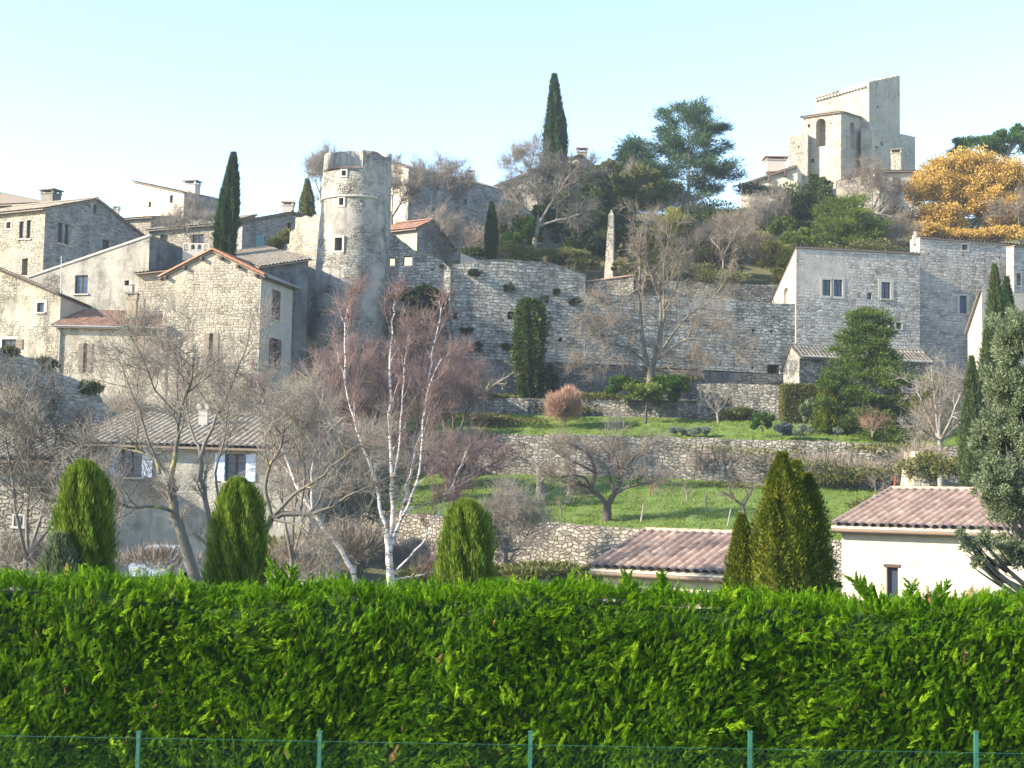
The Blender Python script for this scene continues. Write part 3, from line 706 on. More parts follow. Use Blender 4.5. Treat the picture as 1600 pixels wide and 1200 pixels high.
# ================================================================ the setting: ground, hill, terraces
CURT = [(660, 432, 585, 113.7), (690, 418, 585, 113.05), (740, 408, 585, 113.3), (820, 409, 586, 114.2), (870, 418, 586, 115), (914, 432, 587, 115.6), (914.5, 459, 587, 115.6), (1000, 461, 588, 116.9), (1120, 468, 590, 118.6), (1246, 476, 592, 120.4)]
LOW = [(380, 775, 900, 90), (500, 790, 905, 87), (640, 803, 905, 83.5), (840, 815, 905, 79), (1000, 828, 905, 76), (1150, 835, 905, 73.5), (1350, 846, 910, 70.5), (1720, 866, 920, 65)]
UPP = [(600, 672, 740, 102), (700, 675, 741, 100), (800, 678, 742, 98.5), (1040, 683, 748, 96.2), (1240, 688, 760, 94.2), (1440, 694, 769, 92.4), (1720, 700, 778, 90)]
GAR = [(600, 640, 0, 106.5), (760, 647, 0, 105), (900, 651, 0, 104), (1090, 655, 0, 103), (1230, 659, 0, 101.6), (1450, 668, 0, 99.5), (1720, 675, 0, 97)]
def sheet(name, lo, hi, mat, nx=120, ny=14, bump=.05, drop_lo=0., seed=5, back=.3):
    r = np.random.default_rng(seed)
    a = np.array(lo); b = np.array(hi); x0, x1 = max(a[:, 0].min(), b[:, 0].min()), min(a[:, 0].max(), b[:, 0].max())
    xs = np.linspace(x0, x1, nx); V = []
    for i, x in enumerate(xs):
        l = P(x, np.interp(x, a[:, 0], a[:, 1]), np.interp(x, a[:, 0], a[:, -1])); h = P(x, np.interp(x, b[:, 0], b[:, 1]), np.interp(x, b[:, 0], b[:, -1]))
        for j in range(ny):
            t = j / (ny - 1); q = l * (1 - t) + h * t; q[2] += r.normal(0, bump) * (0 < j < ny - 1) - (drop_lo if j == 0 else 0); 
            if j == ny - 1: q = q + (h - l) / np.linalg.norm(h - l) * back
            if j == 0: q = q + (h - l) / np.linalg.norm(h - l) * .15
            V.append(q)
    idx = np.arange(nx * ny).reshape(nx, ny); Fq = np.stack([idx[:-1, :-1], idx[1:, :-1], idx[1:, 1:], idx[:-1, 1:]], -1).reshape(-1, 4)
    return tag(link(name, np_mesh(name, V, Fq, smooth=True), None, M[mat]), kind='structure')
lawn1 = sheet('orchard_lawn', [(a, b + 3, y) for a, b, c, y in LOW], [(380, 730, 104)] + [(a, c - 1, y) for a, b, c, y in UPP], 'lawn')
lawn2 = sheet('garden_lawn', [(a, b + 3, y) for a, b, c, y in UPP], [(a, b, y) for a, b, c, y in GAR], 'lawn')
# one large ground sheet
g = MB(); g.poly([(-480, -60, -.5), (480, -60, -.5), (480, 700, -.5), (-480, 700, -.5)]); tag(g.build('ground', M['ground_mat']), kind='structure')
# the hill, one height field with a scarp under the rampart
def hill():
    r = np.random.default_rng(2)
    xs = np.concatenate([np.linspace(-140, -60, 14), np.linspace(-56, 60, 90), np.linspace(66, 150, 14)])
    ts = np.linspace(0, 1, 46); V = []
    cx = [P(a, b, y)[0] for a, b, c, y in CURT]; cy = [y for a, b, c, y in CURT]
    for x in xs:
        w = np.clip((x + 11) / 4.5, 0, 1); w = w * w * (3 - 2 * w)
        yc = np.interp(x, cx + [36, 60], cy + [125, 131]) + 1.2
        lower_r = ([58, 72, 80, 96, 103, 108.5, yc], [-.6, -.5, -.3, 3., 6.5, 9., 10.5])
        lower_l = ([58, 72, 82, 92, 98, 105, 112, 125], [-.6, -.2, 1.5, 5.0, 7.5, 12.5, 16, 22.5])
        upp_r = ([yc, 125, 140, 155, 168, 185, 230, 400], [19.2, 20.5, 28, 33.5, 37.5, 38, 20, -5])
        upp_l = ([yc, 125, 140, 165, 200, 300, 400], [19.3, 22.5, 27, 31, 29, 0, -5])
        if x > 24: upp_r[1][0] = 15
        for half in (0, 1):
            for t in ts:
                Y = 58 + (yc - 58) * t if half == 0 else yc + .25 + (400 - yc) * t ** 1.8
                if half == 0: z = w * np.interp(Y, *lower_r) + (1 - w) * np.interp(Y, *lower_l)
                else: z = w * np.interp(Y, *upp_r) + (1 - w) * np.interp(Y, *upp_l)
                e = min(1, abs(Y - 58) / 4) 
                V.append((x, Y, z + r.normal(0, .12) * e * (0 if half == 0 and w > 0 else 1)))
    nx = len(xs); ny = 2 * len(ts); idx = np.arange(nx * ny).reshape(nx, ny)
    Fq = np.stack([idx[:-1, :-1], idx[1:, :-1], idx[1:, 1:], idx[:-1, 1:]], -1).reshape(-1, 4)
    return tag(link('hillside', np_mesh('hillside', V, Fq, smooth=False), None, M['scrub_ground']), kind='structure')
hill()
# terrace strip between the low garden wall and the rampart
sheet('terrace_bed', [(700, 622, 105.5), (900, 625, 105), (1085, 626, 104), (1240, 600, 102.4)], [(700, 621, 109), (900, 624, 109), (1085, 625, 108.6), (1240, 600, 108)], 'scrub_ground', ny=6)
sheet('rampart_foot', [(700, 563, 108.2), (860, 566, 108.6), (1000, 572, 108.8), (1240, 586, 109)], [(700, 566, 113), (860, 570, 115.4), (1000, 575, 117.4), (1240, 588, 121)], 'scrub_ground', ny=6)

# ---------------------------------------------------------------- stone walls
_, LOWF = wall_line('retaining_wall', 'pale rubble retaining wall below the orchard lawn with a pale coping', LOW, 'dry_stone', .7, rough=.03)
wall_line('retaining_wall', 'long rough stone terrace wall dividing the upper garden from the orchard', UPP, 'grey_dry_stone', .8, rough=.05, seed=4)
wall_line('rampart', 'high old rampart wall of coursed stone across the middle of the slope', CURT, 'curtain_stone', 1.2, rough=.05,
          holes=[(793, 487, 803, 499), (777, 516, 781, 520), (873, 528, 879, 534), (1175, 514, 1179, 519), (1203, 516, 1207, 520), (1178, 542, 1182, 547), (1123, 567, 1127, 571), (1147, 568, 1150, 572), (1199, 570, 1218, 585), (1175, 571, 1177, 577), (706, 487, 713, 499)])
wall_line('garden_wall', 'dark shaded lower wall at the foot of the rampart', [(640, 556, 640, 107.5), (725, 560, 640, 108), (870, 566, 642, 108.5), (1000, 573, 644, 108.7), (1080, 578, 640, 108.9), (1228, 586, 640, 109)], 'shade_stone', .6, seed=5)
wall_line('garden_wall', 'low sunlit stone wall behind the round brown bush', [(700, 622, 658, 105.4), (850, 624, 660, 104.8), (1000, 626, 664, 104), (1088, 628, 664, 103.6)], 'grey_dry_stone', .5, rough=.07, seed=6)
wall_line('garden_wall', 'pale rough stone wall between the evergreen bush and the hut hedge', [(1089, 600, 664, 103.5), (1150, 599, 666, 103), (1226, 601, 668, 102.2)], 'grey_dry_stone', .5, rough=.04, seed=7)
wall_line('garden_wall', 'second terrace wall above the rampart beside the shrubs', [(1040, 437, 480, 124), (1120, 440, 480, 124.6), (1228, 447, 480, 125.5)], 'dry_stone', .6, rough=.05, seed=8)
wall_line('parapet_wall', 'low stone parapet on top of the rampart behind the plank fence', [(748, 405, 418, 116), (812, 406, 418, 116.6), (860, 411, 424, 117), (916, 428, 440, 117.6)], 'dry_stone', .4, rough=.03, seed=9)
wall_line('ruined_wall', 'broken stone wall with two window holes right of the round tower', [(598, 350, 520, 113.6), (606, 360, 520, 113.5), (614, 364, 520, 113.5), (624, 374, 520, 113.3), (634, 380, 520, 113.3), (645, 390, 520, 113.2), (658, 395, 520, 113.1), (672, 398, 520, 113), (690, 408, 520, 112.9), (704, 420, 520, 112.7)], 'curtain_stone', .7, rough=.04, seed=10,
          holes=[(603, 402, 617, 415), (630, 400, 644, 415)])
wall_line('ruined_wall', 'tall warm stone ruin stepping up to the round tower from the left', [(438, 402, 600, 117), (444, 398, 600, 116.6), (445, 384, 600, 116.5), (452, 380, 600, 116.2), (453, 362, 600, 116.1), (461, 357, 600, 115.7), (462, 341, 600, 115.6), (478, 338, 600, 114.8), (506, 337, 600, 113.4)], 'warm_stone', .8, rough=.1, seed=11, sub=.5)
wall_line('barn_wall', 'large shaded grey wall with sagging top at the left edge', [(-80, 530, 760, 70), (0, 547, 760, 72.5), (25, 551, 760, 73.3), (48, 565, 760, 74), (75, 570, 760, 75), (95, 584, 760, 75.6), (118, 590, 760, 76.6), (135, 608, 760, 77), (155, 618, 760, 78), (166, 634, 760, 78.3), (190, 648, 760, 79)], 'grey_stone', .8, rough=.05, seed=12)

# ================================================================ buildings
# --- the round tower
def tower():
    Yc = 113.5; cx = P(545, 500, Yc)[0]; top = P(547, 246, Yc)[2]; zb = P(547, 640, Yc)[2]; px = Yc / F_PX
    root = thing('round_tower', 'tall round medieval tower with a small tiled roof below its broken top', 'tower', (cx, Yc, zb))
    k = 72; rows = [(zb, 65), (P(547, 560, Yc)[2], 63.5), (P(547, 480, Yc)[2], 61), (P(547, 400, Yc)[2], 57.5), (P(547, 317, Yc)[2], 55), (P(547, 272, Yc)[2], 53.5), (top, 53)]
    cz = np.interp
    zs = np.linspace(zb, top, 40); rad = [np.interp(z, [q[0] for q in rows], [q[1] for q in rows]) * px for z in zs]
    lean = lambda z: (z - zb) * .02
    V = []; UV = []; ztile = P(547, 272, Yc)[2]; rr = np.random.default_rng(4)
    for i, z in enumerate(zs):
        for j in range(k + 1):
            a = 2 * math.pi * j / k; V.append((cx + math.cos(a) * rad[i] + lean(z), Yc + math.sin(a) * rad[i], z)); UV.append((a * 2.95, z))
    # parapet cut low at the front left (where the tiled roof sits)
    for j in range(k + 1):
        a = 2 * math.pi * j / k; d = (a - R(238) + math.pi) % (2 * math.pi) - math.pi
        i = 39 * (k + 1) + j
        v = list(V[i]); v[2] += rr.normal(0, .05) * (j < k) + 1.05 * max(0, math.sin(a)) ** .6 - .25 * math.exp(-((a - R(330)) / .3) ** 2)
        V[i] = tuple(v)
    front = lambda j: abs(((2 * math.pi * (j + .5) / k) - R(242) + math.pi) % (2 * math.pi) - math.pi) < R(41)
    iz = max(i for i in range(40) if zs[i] <= ztile + .05)
    Fq = []
    for i in range(39):
        for j in range(k):
            if i >= iz and front(j): continue
            a = i * (k + 1) + j; Fq.append([a, a + 1, a + k + 2, a + k + 1])
    # inner skin of the parapet and its rim
    off = len(V); th = .7
    for i in range(40):
        for j in range(k + 1):
            a = 2 * math.pi * j / k; V.append((cx + math.cos(a) * (rad[i] - th) + lean(zs[i]), Yc + math.sin(a) * (rad[i] - th), V[i * (k + 1) + j][2])); UV.append((a * 2.2, zs[i]))
    for i in range(iz, 39):
        for j in range(k):
            if front(j): continue
            a = off + i * (k + 1) + j; Fq.append([a + 1, a, a + k + 1, a + k + 2])
    for j in range(k):
        i = iz if front(j) else 39; a = i * (k + 1) + j; Fq.append([a, a + 1, off + a + 1, off + a])
        if front(j) != front((j + 1) % k):
            for i in range(iz, 39):
                a = i * (k + 1) + j + 1; Fq.append([a, off + a, off + a + k + 1, a + k + 1])
    wall = link('masonry', np_mesh('masonry', V, Fq, UV), root, M['tower_stone'])
    # floor under the parapet
    d = MB(); d.poly([(cx + math.cos(a) * (rad[iz] - .05) + lean(zs[iz]), Yc + math.sin(a) * (rad[iz] - .05), zs[iz] - .06) for a in np.linspace(0, 2 * math.pi, 40)[:-1]]); d.build('platform', M['tower_stone'], root)
    # tiled roof on the front left
    ang = np.linspace(R(203), R(281), 30); ri, ro = rad[iz] - 1.6, rad[iz] + .22; Vr = []; uvr = []
    for q, a in enumerate(np.linspace(R(203), R(281), 90)):
        ph = q / 5.; h = .05 * abs(math.cos(ph * math.pi))
        for t in (0, .5, 1):
            rq = ro + (ri - ro) * t; Vr.append((cx + math.cos(a) * rq + lean(ztile), Yc + math.sin(a) * rq, zs[iz] + .06 + h + .55 * t)); uvr.append((ph, t * 4))
    Fr = []
    for q in range(89):
        for t in range(2): a = q * 3 + t; Fr.append([a, a + 3, a + 4, a + 1])
    link('roof', np_mesh('roof', Vr, Fr, uvr), root, M['red_tiles'])
    # ledge
    Vl = []; Fl = []; zl = P(547, 316, Yc)[2]; rl = np.interp(zl, zs, rad)
    aa = np.linspace(R(185), R(312), 60)
    for a in aa:
        for (dr, dz) in ((-.05, -.16), (.16, -.10), (.16, .0), (-.05, .05)): Vl.append((cx + math.cos(a) * (rl + dr) + lean(zl), Yc + math.sin(a) * (rl + dr), zl + dz))
    for q in range(59):
        for t in range(3): a = q * 4 + t; Fl.append([a, a + 4, a + 5, a + 1])
    link('ledge', np_mesh('ledge', Vl, Fl, np.zeros((len(Vl), 2))), root, M['cut_stone'])
    # openings: dark recesses cut into the masonry, framed in cut stone
    def opening(x0, y0, x1, y1, nm='window', fr=.16, shape=None):
        z0, z1 = P(547, y1, Yc)[2], P(547, y0, Yc)[2]; zc = (z0 + z1) / 2; rc = np.interp(zc, zs, rad)
        X = (P((x0 + x1) / 2, (y0 + y1) / 2, Yc - rc * .93)[0] - cx - lean(zc)); s_ = np.clip(X / rc, -1, 1); n = np.array([s_, -math.sqrt(1 - s_ * s_), 0]); t = np.array([-n[1], n[0], 0])
        c = np.array([cx + lean(zc), Yc, 0]) + n * rc; w = (x1 - x0) / 2 * px / abs(t[0])
        e = thing(nm, None, None, (c[0], c[1], z0)); e.parent = root; e.location = Vector((c[0], c[1], z0)) - root.location
        m = MB()
        for sx in (-1, 1): m.box(c + t * sx * (w + fr / 2), t, n, fr / 2, .07, z0 - fr, z1 + fr)
        m.box(c, t, n, w, .07, z1, z1 + fr); m.box(c, t, n, w, .07, z0 - fr, z0)
        if fr > 0: m.build('surround', M['cut_stone'], e)
        cutter.box(c - n * .5, t, n, w, .9, z0, z1); return e
    cutter = MB()
    opening(523, 381, 535, 401); opening(534, 278, 541, 286, fr=.12); 
    for x, y in ((531, 305), (537, 302), (543, 305), (534, 309), (540, 309)): opening(x, y, x + 2.5, y + 3, 'pigeon_hole', 0.04)
    opening(530, 320, 537, 331, 'blocked_window', .14)
    # masonry is an open shell: give the boolean a closed lower body instead
    me2 = wall.data
    import bmesh
    bm = bmesh.new(); bm.from_mesh(me2); bmesh.ops.remove_doubles(bm, verts=bm.verts, dist=.002)
    bm.to_mesh(me2); bm.free()
    c = link('cutter', cutter.mesh('cutter')); md = wall.modifiers.new('cut', 'BOOLEAN'); md.operation = 'DIFFERENCE'; md.object = c; md.solver = 'FAST'
    dg = bpy.context.evaluated_depsgraph_get(); dg.update(); me = bpy.data.meshes.new_from_object(wall.evaluated_get(dg)); wall.modifiers.remove(md); bpy.data.objects.remove(c)
    if len(me.polygons) > 500: wall.data = me
    # dark room inside so openings read as deep
tower()

# --- gable house with orange verge tiles
h = House('stone_house', 'tall sunlit stone house with orange verge tiles on its gable beside the tower', 'house', 408, 97, 14, 256, C=465, ta=433, tb=430, base=6, gable=('F', 333, 393), wall='warm_stone', side_wall='pale_render')
h.roof('old_tiles', oe=.35, ov=.15, rmat=M['orange_tiles'])
g1, g2 = h.g
for q in (h.a, h.b):
    e = nrm(q - g1); p0 = g1 + h.n1 * .12 + np.array([0, 0, .14]); p1 = q + e * .35 + h.n1 * .12 + np.array([0, 0, .14]); ridge_row(p1, p0, M['orange_tiles'], h.roofs[0], r=.15, step=.5, name='verge')
    for f in (.2, .55, .93):
        c = g1 * (1 - f) + q * f + h.n1 * .05; m = MB(); m.box(c, h.dC[:2] * 0 + np.array([-h.n1[1], h.n1[0]]), h.n1[:2], .09, .3, c[2] - .28, c[2] - .06); m.build('roof_beam', M['brown_wood'], h.roofs[0])
h.window('F', 319, 521, 341, 565, 'ajar', shutter='tan_wood', sill=False); h.window('S', 425, 454, 437, 500, 'closed', shutter='brown_wood', label='closed brown upper shutters'); h.window('S', 420, 529, 438, 577, 'ajar', label='half open dark shutters', sill=False)
h.gutter('S')
c = h.b + h.n1 * .1 + h.n2 * .08; tubes_obj('downpipe', [(np.array([c + (0, 0, -.2), c + h.n1 * .05 + (0, 0, -1.), c + h.n1 * .05 + (0, 0, -9)]), [.055, .055, .055])], M['grey_metal'], h.root, 8)
h.done()
h = House('stone_house', 'dark shaded taller house wing behind the sunlit gable house', 'house', 408, 101.5, 66, 345, C=482, ta=396, tb=417, tc=406, base=8, wall='shaded_render'); h.shed('old_tiles', 'R', oe=.3); h.done()
h = House('stone_house', 'narrow warm stone house tucked left of the orange-verged gable', 'house', 263, 103.1, 8, 216, depth=5, ta=428, tb=424, base=8, gable=('FR', 0, 0) and None, wall='warm_stone', td=.8); h.shed('old_tiles', 'F', oe=.4)
h.window('F', 246, 464, 258, 476, 'blind', sill=False, depth=.05) if False else None; h.done()
# --- low house with reddish roof
h = House('beige_house', 'low beige house with reddish roof and arched half open shutters', 'house', 262, 98.6, 6, 88, depth=4.2, ta=508, tb=512, base=5, wall='beige_render', td=1.55, tc=1.55); h.shed('red_tiles', 'F', oe=.45)
h.window('F', 123, 537, 144, 581, 'ajar', shutter='tan_wood', sill=False); h.window('F', 207, 520, 246, 565, 'closed', shutter='tan_wood', label='wide closed brown shutters', sill=False); h.gutter('F')
ch = h.chimney(198, 216, 458, 500, 100.6, mat='yellow_render')
c = P(207, 455, 100.6); tubes_obj('chimney_cowl', [(np.array([c - (0, 0, .1), c + (0, 0, .35)]), [.14, .14]), (np.array([c + (0, 0, .42), c + (0, 0, .55)]), [.22, .02])], M['grey_metal'], ch, 10)
c = h.a + h.n1 * .12 + np.array([.35, 0, 0]); tubes_obj('downpipe', [(np.array([c, c + (0, 0, -4), c + (0, 0, -7)]), [.06, .06, .06])], M['grey_metal'], h.root, 8)
h.done()
# --- beige house on the left edge
h = House('beige_house', 'weathered beige rendered house at the left edge with one shutter', 'house', 95, 100.6, 14, -70, C=150, ta=392, tb=462, tc=484, base=4, wall='beige_render', side_wall='pale_render')
h.shed('grey_tiles', 'R', oe=.1, ov=.4, under=M['brown_wood'])
h.window('F', 58, 473, 69, 488, 'glass', sur=.22, mull=0, bars=0, glass='blue_glass'); h.window('F', 3, 530, 25, 546, 'glass', sur=.2, mull=1, bars=1, shutter='tan_right'); h.done()
# --- plastered house with the long sloping verge
h = House('rendered_house', 'grey rendered house with long sloping verge and one bluish casement window', 'house', 234, 103.4, 12, 44, C=312, ta=434, tb=369, tc=402, base=8, wall='grey_render', side_wall='shaded_render')
m = MB(); v = h.n1 * .08
m.slab(h.a + v + (0, 0, .14), h.b + v + (0, 0, .14), h.b - h.n1 * .4 + (0, 0, .14), h.a - h.n1 * .4 + (0, 0, .14), .16); m.build('coping', M['cut_stone'], h.root)
h.shed('grey_tiles', 'F', oe=-.35, ov=.05)
h.window('F', 117, 430, 137, 459, 'glass', glass='blue_glass', mull=1, bars=2); h.window('F', 194.5, 438, 201.5, 446, 'hole', sill=False, depth=.8); h.done()
q = P(96, 400, 101.5); q2 = P(95, 466, 101.5); tag(tubes_obj('pole', [(np.array([q2, q]), [.04, .03])], M['white_paint'], None, 6), 'thin pale pole standing in front of the sloping verge house', 'pole')
# --- top left stone house
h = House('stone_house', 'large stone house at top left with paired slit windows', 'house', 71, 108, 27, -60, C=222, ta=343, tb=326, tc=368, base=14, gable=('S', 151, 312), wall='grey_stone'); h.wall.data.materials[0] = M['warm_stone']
h.wall.data.materials.append(M['grey_stone']);  # greyer stone puts shade into the side wall, warm stone sun into the front
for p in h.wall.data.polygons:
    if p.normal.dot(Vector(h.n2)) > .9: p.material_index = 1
h.roof('old_tiles', oe=.4, ov=.15)
for a in ((30, 346, 37, 373), (41.5, 344, 48, 373)): h.window('F', *a, 'glass', mull=0, bars=0, sill=True)
for a in ((90, 347, 98, 380), (101, 350, 108, 383)): h.window('S', *a, 'glass', mull=0, bars=0, sill=True, label='dark tall slit window in shade')
h.window('F', 10, 347, 17, 357, 'hole', sill=False, sur=.1, depth=.6); h.window('F', 34, 404, 43, 430, 'hole', sill=False, depth=.6, shutter='x'); h.window('S', 146, 319, 151, 334, 'glass', mull=0, bars=0, sill=False); h.window('S', 160, 375, 171, 391, 'glass', mull=0, bars=0, sill=False); h.done()
h = House('stone_house', 'house behind the top left house with broad open chimney', 'house', 92, 120, 30, -60, C=150, ta=322, tb=318, tc=332, base=16, wall='grey_stone', td=2.); h.shed('grey_tiles', 'F', oe=.3); h.chimney(66, 94, 297, 318, 119, mat='grey_tiles', th=-.4); h.done()
# --- pale house high up, left
h = House('pale_house', 'bright pale house on the skyline with a vented chimney', 'house', 288, 140, 26, 209, C=352, ta=284, tb=301, tc=314, base=20, wall='cream_render', side_wall='grey_stone'); h.shed('old_tiles', 'L', oe=.2, ov=.2)
h.window('F', 265, 305, 271, 317, 'glass', sill=False, mull=0); h.window('F', 232, 315, 236, 324, 'glass', sill=False, mull=0, bars=0); h.chimney(289, 312, 283, 303, 143, mat='cut_stone', th=-.3); h.done()
h = House('stone_house', 'long low house with wide dark tiled roof left of the big cypress', 'house', 352, 126, 12, 233, depth=7, ta=360, tb=349, base=17, wall='warm_stone', td=2.1, tc=2.1); h.shed('grey_tiles', 'F', oe=.4)
h.window('F', 300, 366, 318, 390, 'glass', mull=1); h.window('F', 250, 367, 262, 385, 'glass', mull=1); h.done()
h = House('stone_house', 'small sunlit house end with square chimney behind the long roof', 'house', 236, 129, 12, 190, depth=6, ta=343, tb=340, base=18, wall='warm_stone', td=1.2, tc=1.2); h.shed('grey_tiles', 'F', oe=.3); h.chimney(177, 187, 323, 338, 131, mat='cut_stone'); h.done()
# --- house between the cypress and the tower
h = House('stone_house', 'shaded stone house with teal shutter between the cypress and the tower', 'house', 379, 119, 58, 366, C=500, ta=346, tb=346, tc=346, base=14, gable=('S', 456, 333), wall='grey_stone'); h.roof('old_tiles', oe=.5, ov=.2); h.chimney(441, 460, 316, 334, 125, mat='cut_stone', cap='brick')
h.window('S', 399, 368, 412, 397, 'closed', shutter='teal_paint', sill=False); h.window('S', 449, 348, 455, 361, 'hole', sill=False); h.done()
# --- small house right of the tower
h = House('stone_house', 'small house with one pale sunlit wall right of the round tower', 'house', 652, 121, 34, 596, C=708, ta=354, tb=356, tc=388, base=16, gable=('S', 676, 345), wall='grey_stone'); h.wall.data.materials[0] = M['pale_render']; h.wall.data.materials.append(M['grey_stone'])  # light put into the colour: pale for the sunny wall, grey for the shaded gable
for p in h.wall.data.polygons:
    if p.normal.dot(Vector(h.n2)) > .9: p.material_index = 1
h.roof('red_tiles', oe=.4, ov=.15); h.done()
# --- long shaded house on the skyline right of the tower
h = House('stone_house', 'long shaded stone house on the skyline with one bright end wall', 'house', 639, 134, 62, 598, C=788, ta=250, tb=262, tc=298, base=20, wall='grey_stone'); h.shed('grey_tiles', 'L', oe=.2, ov=.3); h.wall.data.materials[0] = M['cream_render']; h.wall.data.materials.append(M['grey_stone'])  # sunny end coloured cream, shaded long wall grey: the colours carry the lighting
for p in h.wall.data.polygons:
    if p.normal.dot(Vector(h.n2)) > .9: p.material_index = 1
h.window('F', 618, 276, 626, 293, 'closed', shutter='tan_wood', sill=False); h.window('S', 683, 287, 688, 297, 'hole', sill=False); h.window('S', 726, 311, 730, 320, 'hole', sill=False); h.window('S', 690, 338, 698, 350, 'hole', sill=False); h.chimney(729, 742, 267, 284, 148, mat='cut_stone', cap='slab'); h.done()
h = House('stone_house', 'warm stone house half hidden behind the bare tree below the tall cypress', 'house', 848, 145, 10, 772, depth=8, ta=293, tb=263, base=24, wall='warm_stone', td=.3, tc=.3); h.shed('old_tiles', 'L', oe=.3, ov=.4); h.done()
h = House('stone_house', 'fragment of sunlit house with large chimney right of the tall cypress', 'house', 906, 150, 20, 878, depth=6, ta=250, tb=244, base=26, wall='warm_stone'); h.shed('old_tiles', 'F', oe=.2); h.chimney(901, 918, 232, 256, 151, mat='warm_stone', cap='brick'); h.done()

# --- the church
h = House('church_tower', 'square church belfry with tiled hipped roof and arched opening', 'tower', 1314, 165, 34, 1255, C=1360, ta=183, tb=175, tc=188, base=32, wall='church_stone'); 
h.zA = h.zC = h.zD = h.zB
h.arch('F', 1275, 185, 1290, 229, depth=1.6); h.arch('S', 1328, 191, 1336, 233, depth=.5); h.window('F', 1262, 194, 1266, 199, 'hole', sill=False); h.window('F', 1267, 248, 1272, 254, 'hole', sill=False); h.window('F', 1297, 192, 1299, 194, 'hole', sill=False); h.hip('old_tiles', h=1.7); h.done()
h = House('church_keep', 'massive ruined square keep rising behind the church belfry', 'tower', 1358, 170, 34, 1274, C=1406, ta=152, tb=128, tc=118, base=32, wall='church_stone')
mm = MB(); a, b = h.a, h.b; mm.slab(a + h.n1 * .25, b * .42 + a * .58 + h.n1 * .25, b * .42 + a * .58 - h.n1 * 3 + (0, 0, 1.1), a - h.n1 * 3 + (0, 0, 1.1), .25); mm.build('roof', M['grey_tiles'], h.root)
t_ = nrm(b - a); mm = MB()
for i in range(16):
    q = a + (b - a) * (i + .5) / 17 + (0, 0, -.35 if i < 15 else -.35); mm.box(q + h.n1 * .1, t_[:2], h.n1[:2], .14, .16, q[2] - .22, q[2] + .02)
mm.build('corbel', M['cut_stone'], h.root)
rr = np.random.default_rng(3); mm = MB()
for e0, e1, n_ in ((a * .58 + b * .42, b, 7), (b, h.c, 8)):
    for i in range(n_):
        q = e0 + (e1 - e0) * (i + .5) / n_; w = np.linalg.norm(e1 - e0) / n_ / 2 * .8; mm.box(q - h.n1 * .55 + h.n2 * -.5, nrm(e1 - e0)[:2] / np.linalg.norm(nrm(e1 - e0)[:2]), np.array([-nrm(e1 - e0)[1], nrm(e1 - e0)[0]]) / np.linalg.norm(nrm(e1 - e0)[:2]), w, .3, q[2] - .5, q[2] + rr.uniform(.03, .25))
mm.build('broken_top', M['church_stone'], h.root); h.window('S', 1370, 165, 1373, 169, 'hole', sill=False); h.done()
h = House('church_wing', 'dark shaded block stepping down to the right of the keep', 'building', 1362, 168, 34, 1345, C=1430, ta=200, tb=204, tc=214, base=32, wall='church_stone'); h.window('S', 1376, 222, 1380, 228, 'hole', sill=False); h.window('S', 1368, 228, 1371, 232, 'hole', sill=False); h.done()
h = House('church_wing', 'lower stub of masonry left of the church belfry', 'building', 1262, 166, 20, 1232, depth=5, ta=212, tb=208, base=32, wall='church_stone'); h.window('F', 1247, 227, 1249, 231, 'hole', sill=False); h.done()
h = House('cream_house', 'bright cream house with rising tiled eave left of the church', 'house', 1246, 160, 16, 1158, depth=7, ta=290, tb=260, base=28, wall='cream_render', td=.6, tc=.6); h.shed('orange_tiles' if False else 'red_tiles', 'L', oe=.3, ov=.5, per=.3); h.chimney(1194, 1228, 247, 262, 163, mat='cut_stone', cap='brick')
t_ = nrm(h.b - h.a)
for f in (.25, .5, .78):
    q = h.a * (1 - f) + h.b * f; m = MB(); m.box(q + h.n1 * .3, t_[:2], h.n1[:2], .12, .3, q[2] - .75, q[2] - .1); m.build('roof_bracket', M['brown_wood'], h.root)
h.done()
h = House('grey_house', 'low shaded house with dark roof and blue-grey door below the cream house', 'house', 1310, 152, -4, 1085, depth=5, ta=331, tb=329, base=24, wall='grey_render', td=1.1, tc=1.1); h.shed('grey_tiles', 'F', oe=.4); h.window('F', 1113, 340, 1128, 360, 'closed', shutter='teal_paint', sill=False); h.done()
h = House('beige_house', 'beige house with square chimney and small shutter right of the church', 'house', 1445, 157, 6, 1372, depth=6, ta=268, tb=268, base=26, wall='pale_render', td=.9, tc=.9); h.shed('grey_tiles', 'F', oe=.5); h.window('F', 1394, 277, 1405, 292, 'closed', shutter='brown_wood', sill=False); h.chimney(1391, 1409, 234, 262, 159, mat='church_stone', th=-.3); h.done()
h = House('beige_house', 'low sunlit wall house sloping up beside the church belfry', 'house', 1374, 156, 12, 1308, depth=5, ta=284, tb=269, base=26, wall='church_stone'); h.shed('grey_tiles', 'F', oe=-.1, ov=.05); h.done()

# --- fortress-like house on the right
h = House('fortified_house', 'long fortress-like house wall with mullioned windows and white sloping end', 'house', 1244, 120.2, 77, 1206, C=1437, ta=472, tb=388, tc=398, base=9, wall='fort_stone'); h.shed('old_tiles', 'R', oe=.15, ov=.05, per=.34, amp=.08)
for w_ in h.wall.data.polygons: pass
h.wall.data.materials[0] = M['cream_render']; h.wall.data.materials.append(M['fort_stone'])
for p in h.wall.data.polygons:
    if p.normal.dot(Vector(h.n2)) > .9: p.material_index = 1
h.arch('F', 1224, 449, 1232, 474, depth=.3)
sb = dict(glass='blue_glass', bars=2, frame='brown_wood', sill=False, mull=1)
h.window('S', 1285, 437, 1298, 462, 'glass', sur=.22, **sb); h.window('S', 1302.5, 437, 1316, 463, 'glass', sur=.22, **sb)
h.window('S', 1377, 441, 1391, 467, 'glass', sur=.3, glass='blue_glass', bars=2); h.window('S', 1355, 458, 1362, 468, 'glass', mull=0, bars=0, glass='blue_glass', sill=False)
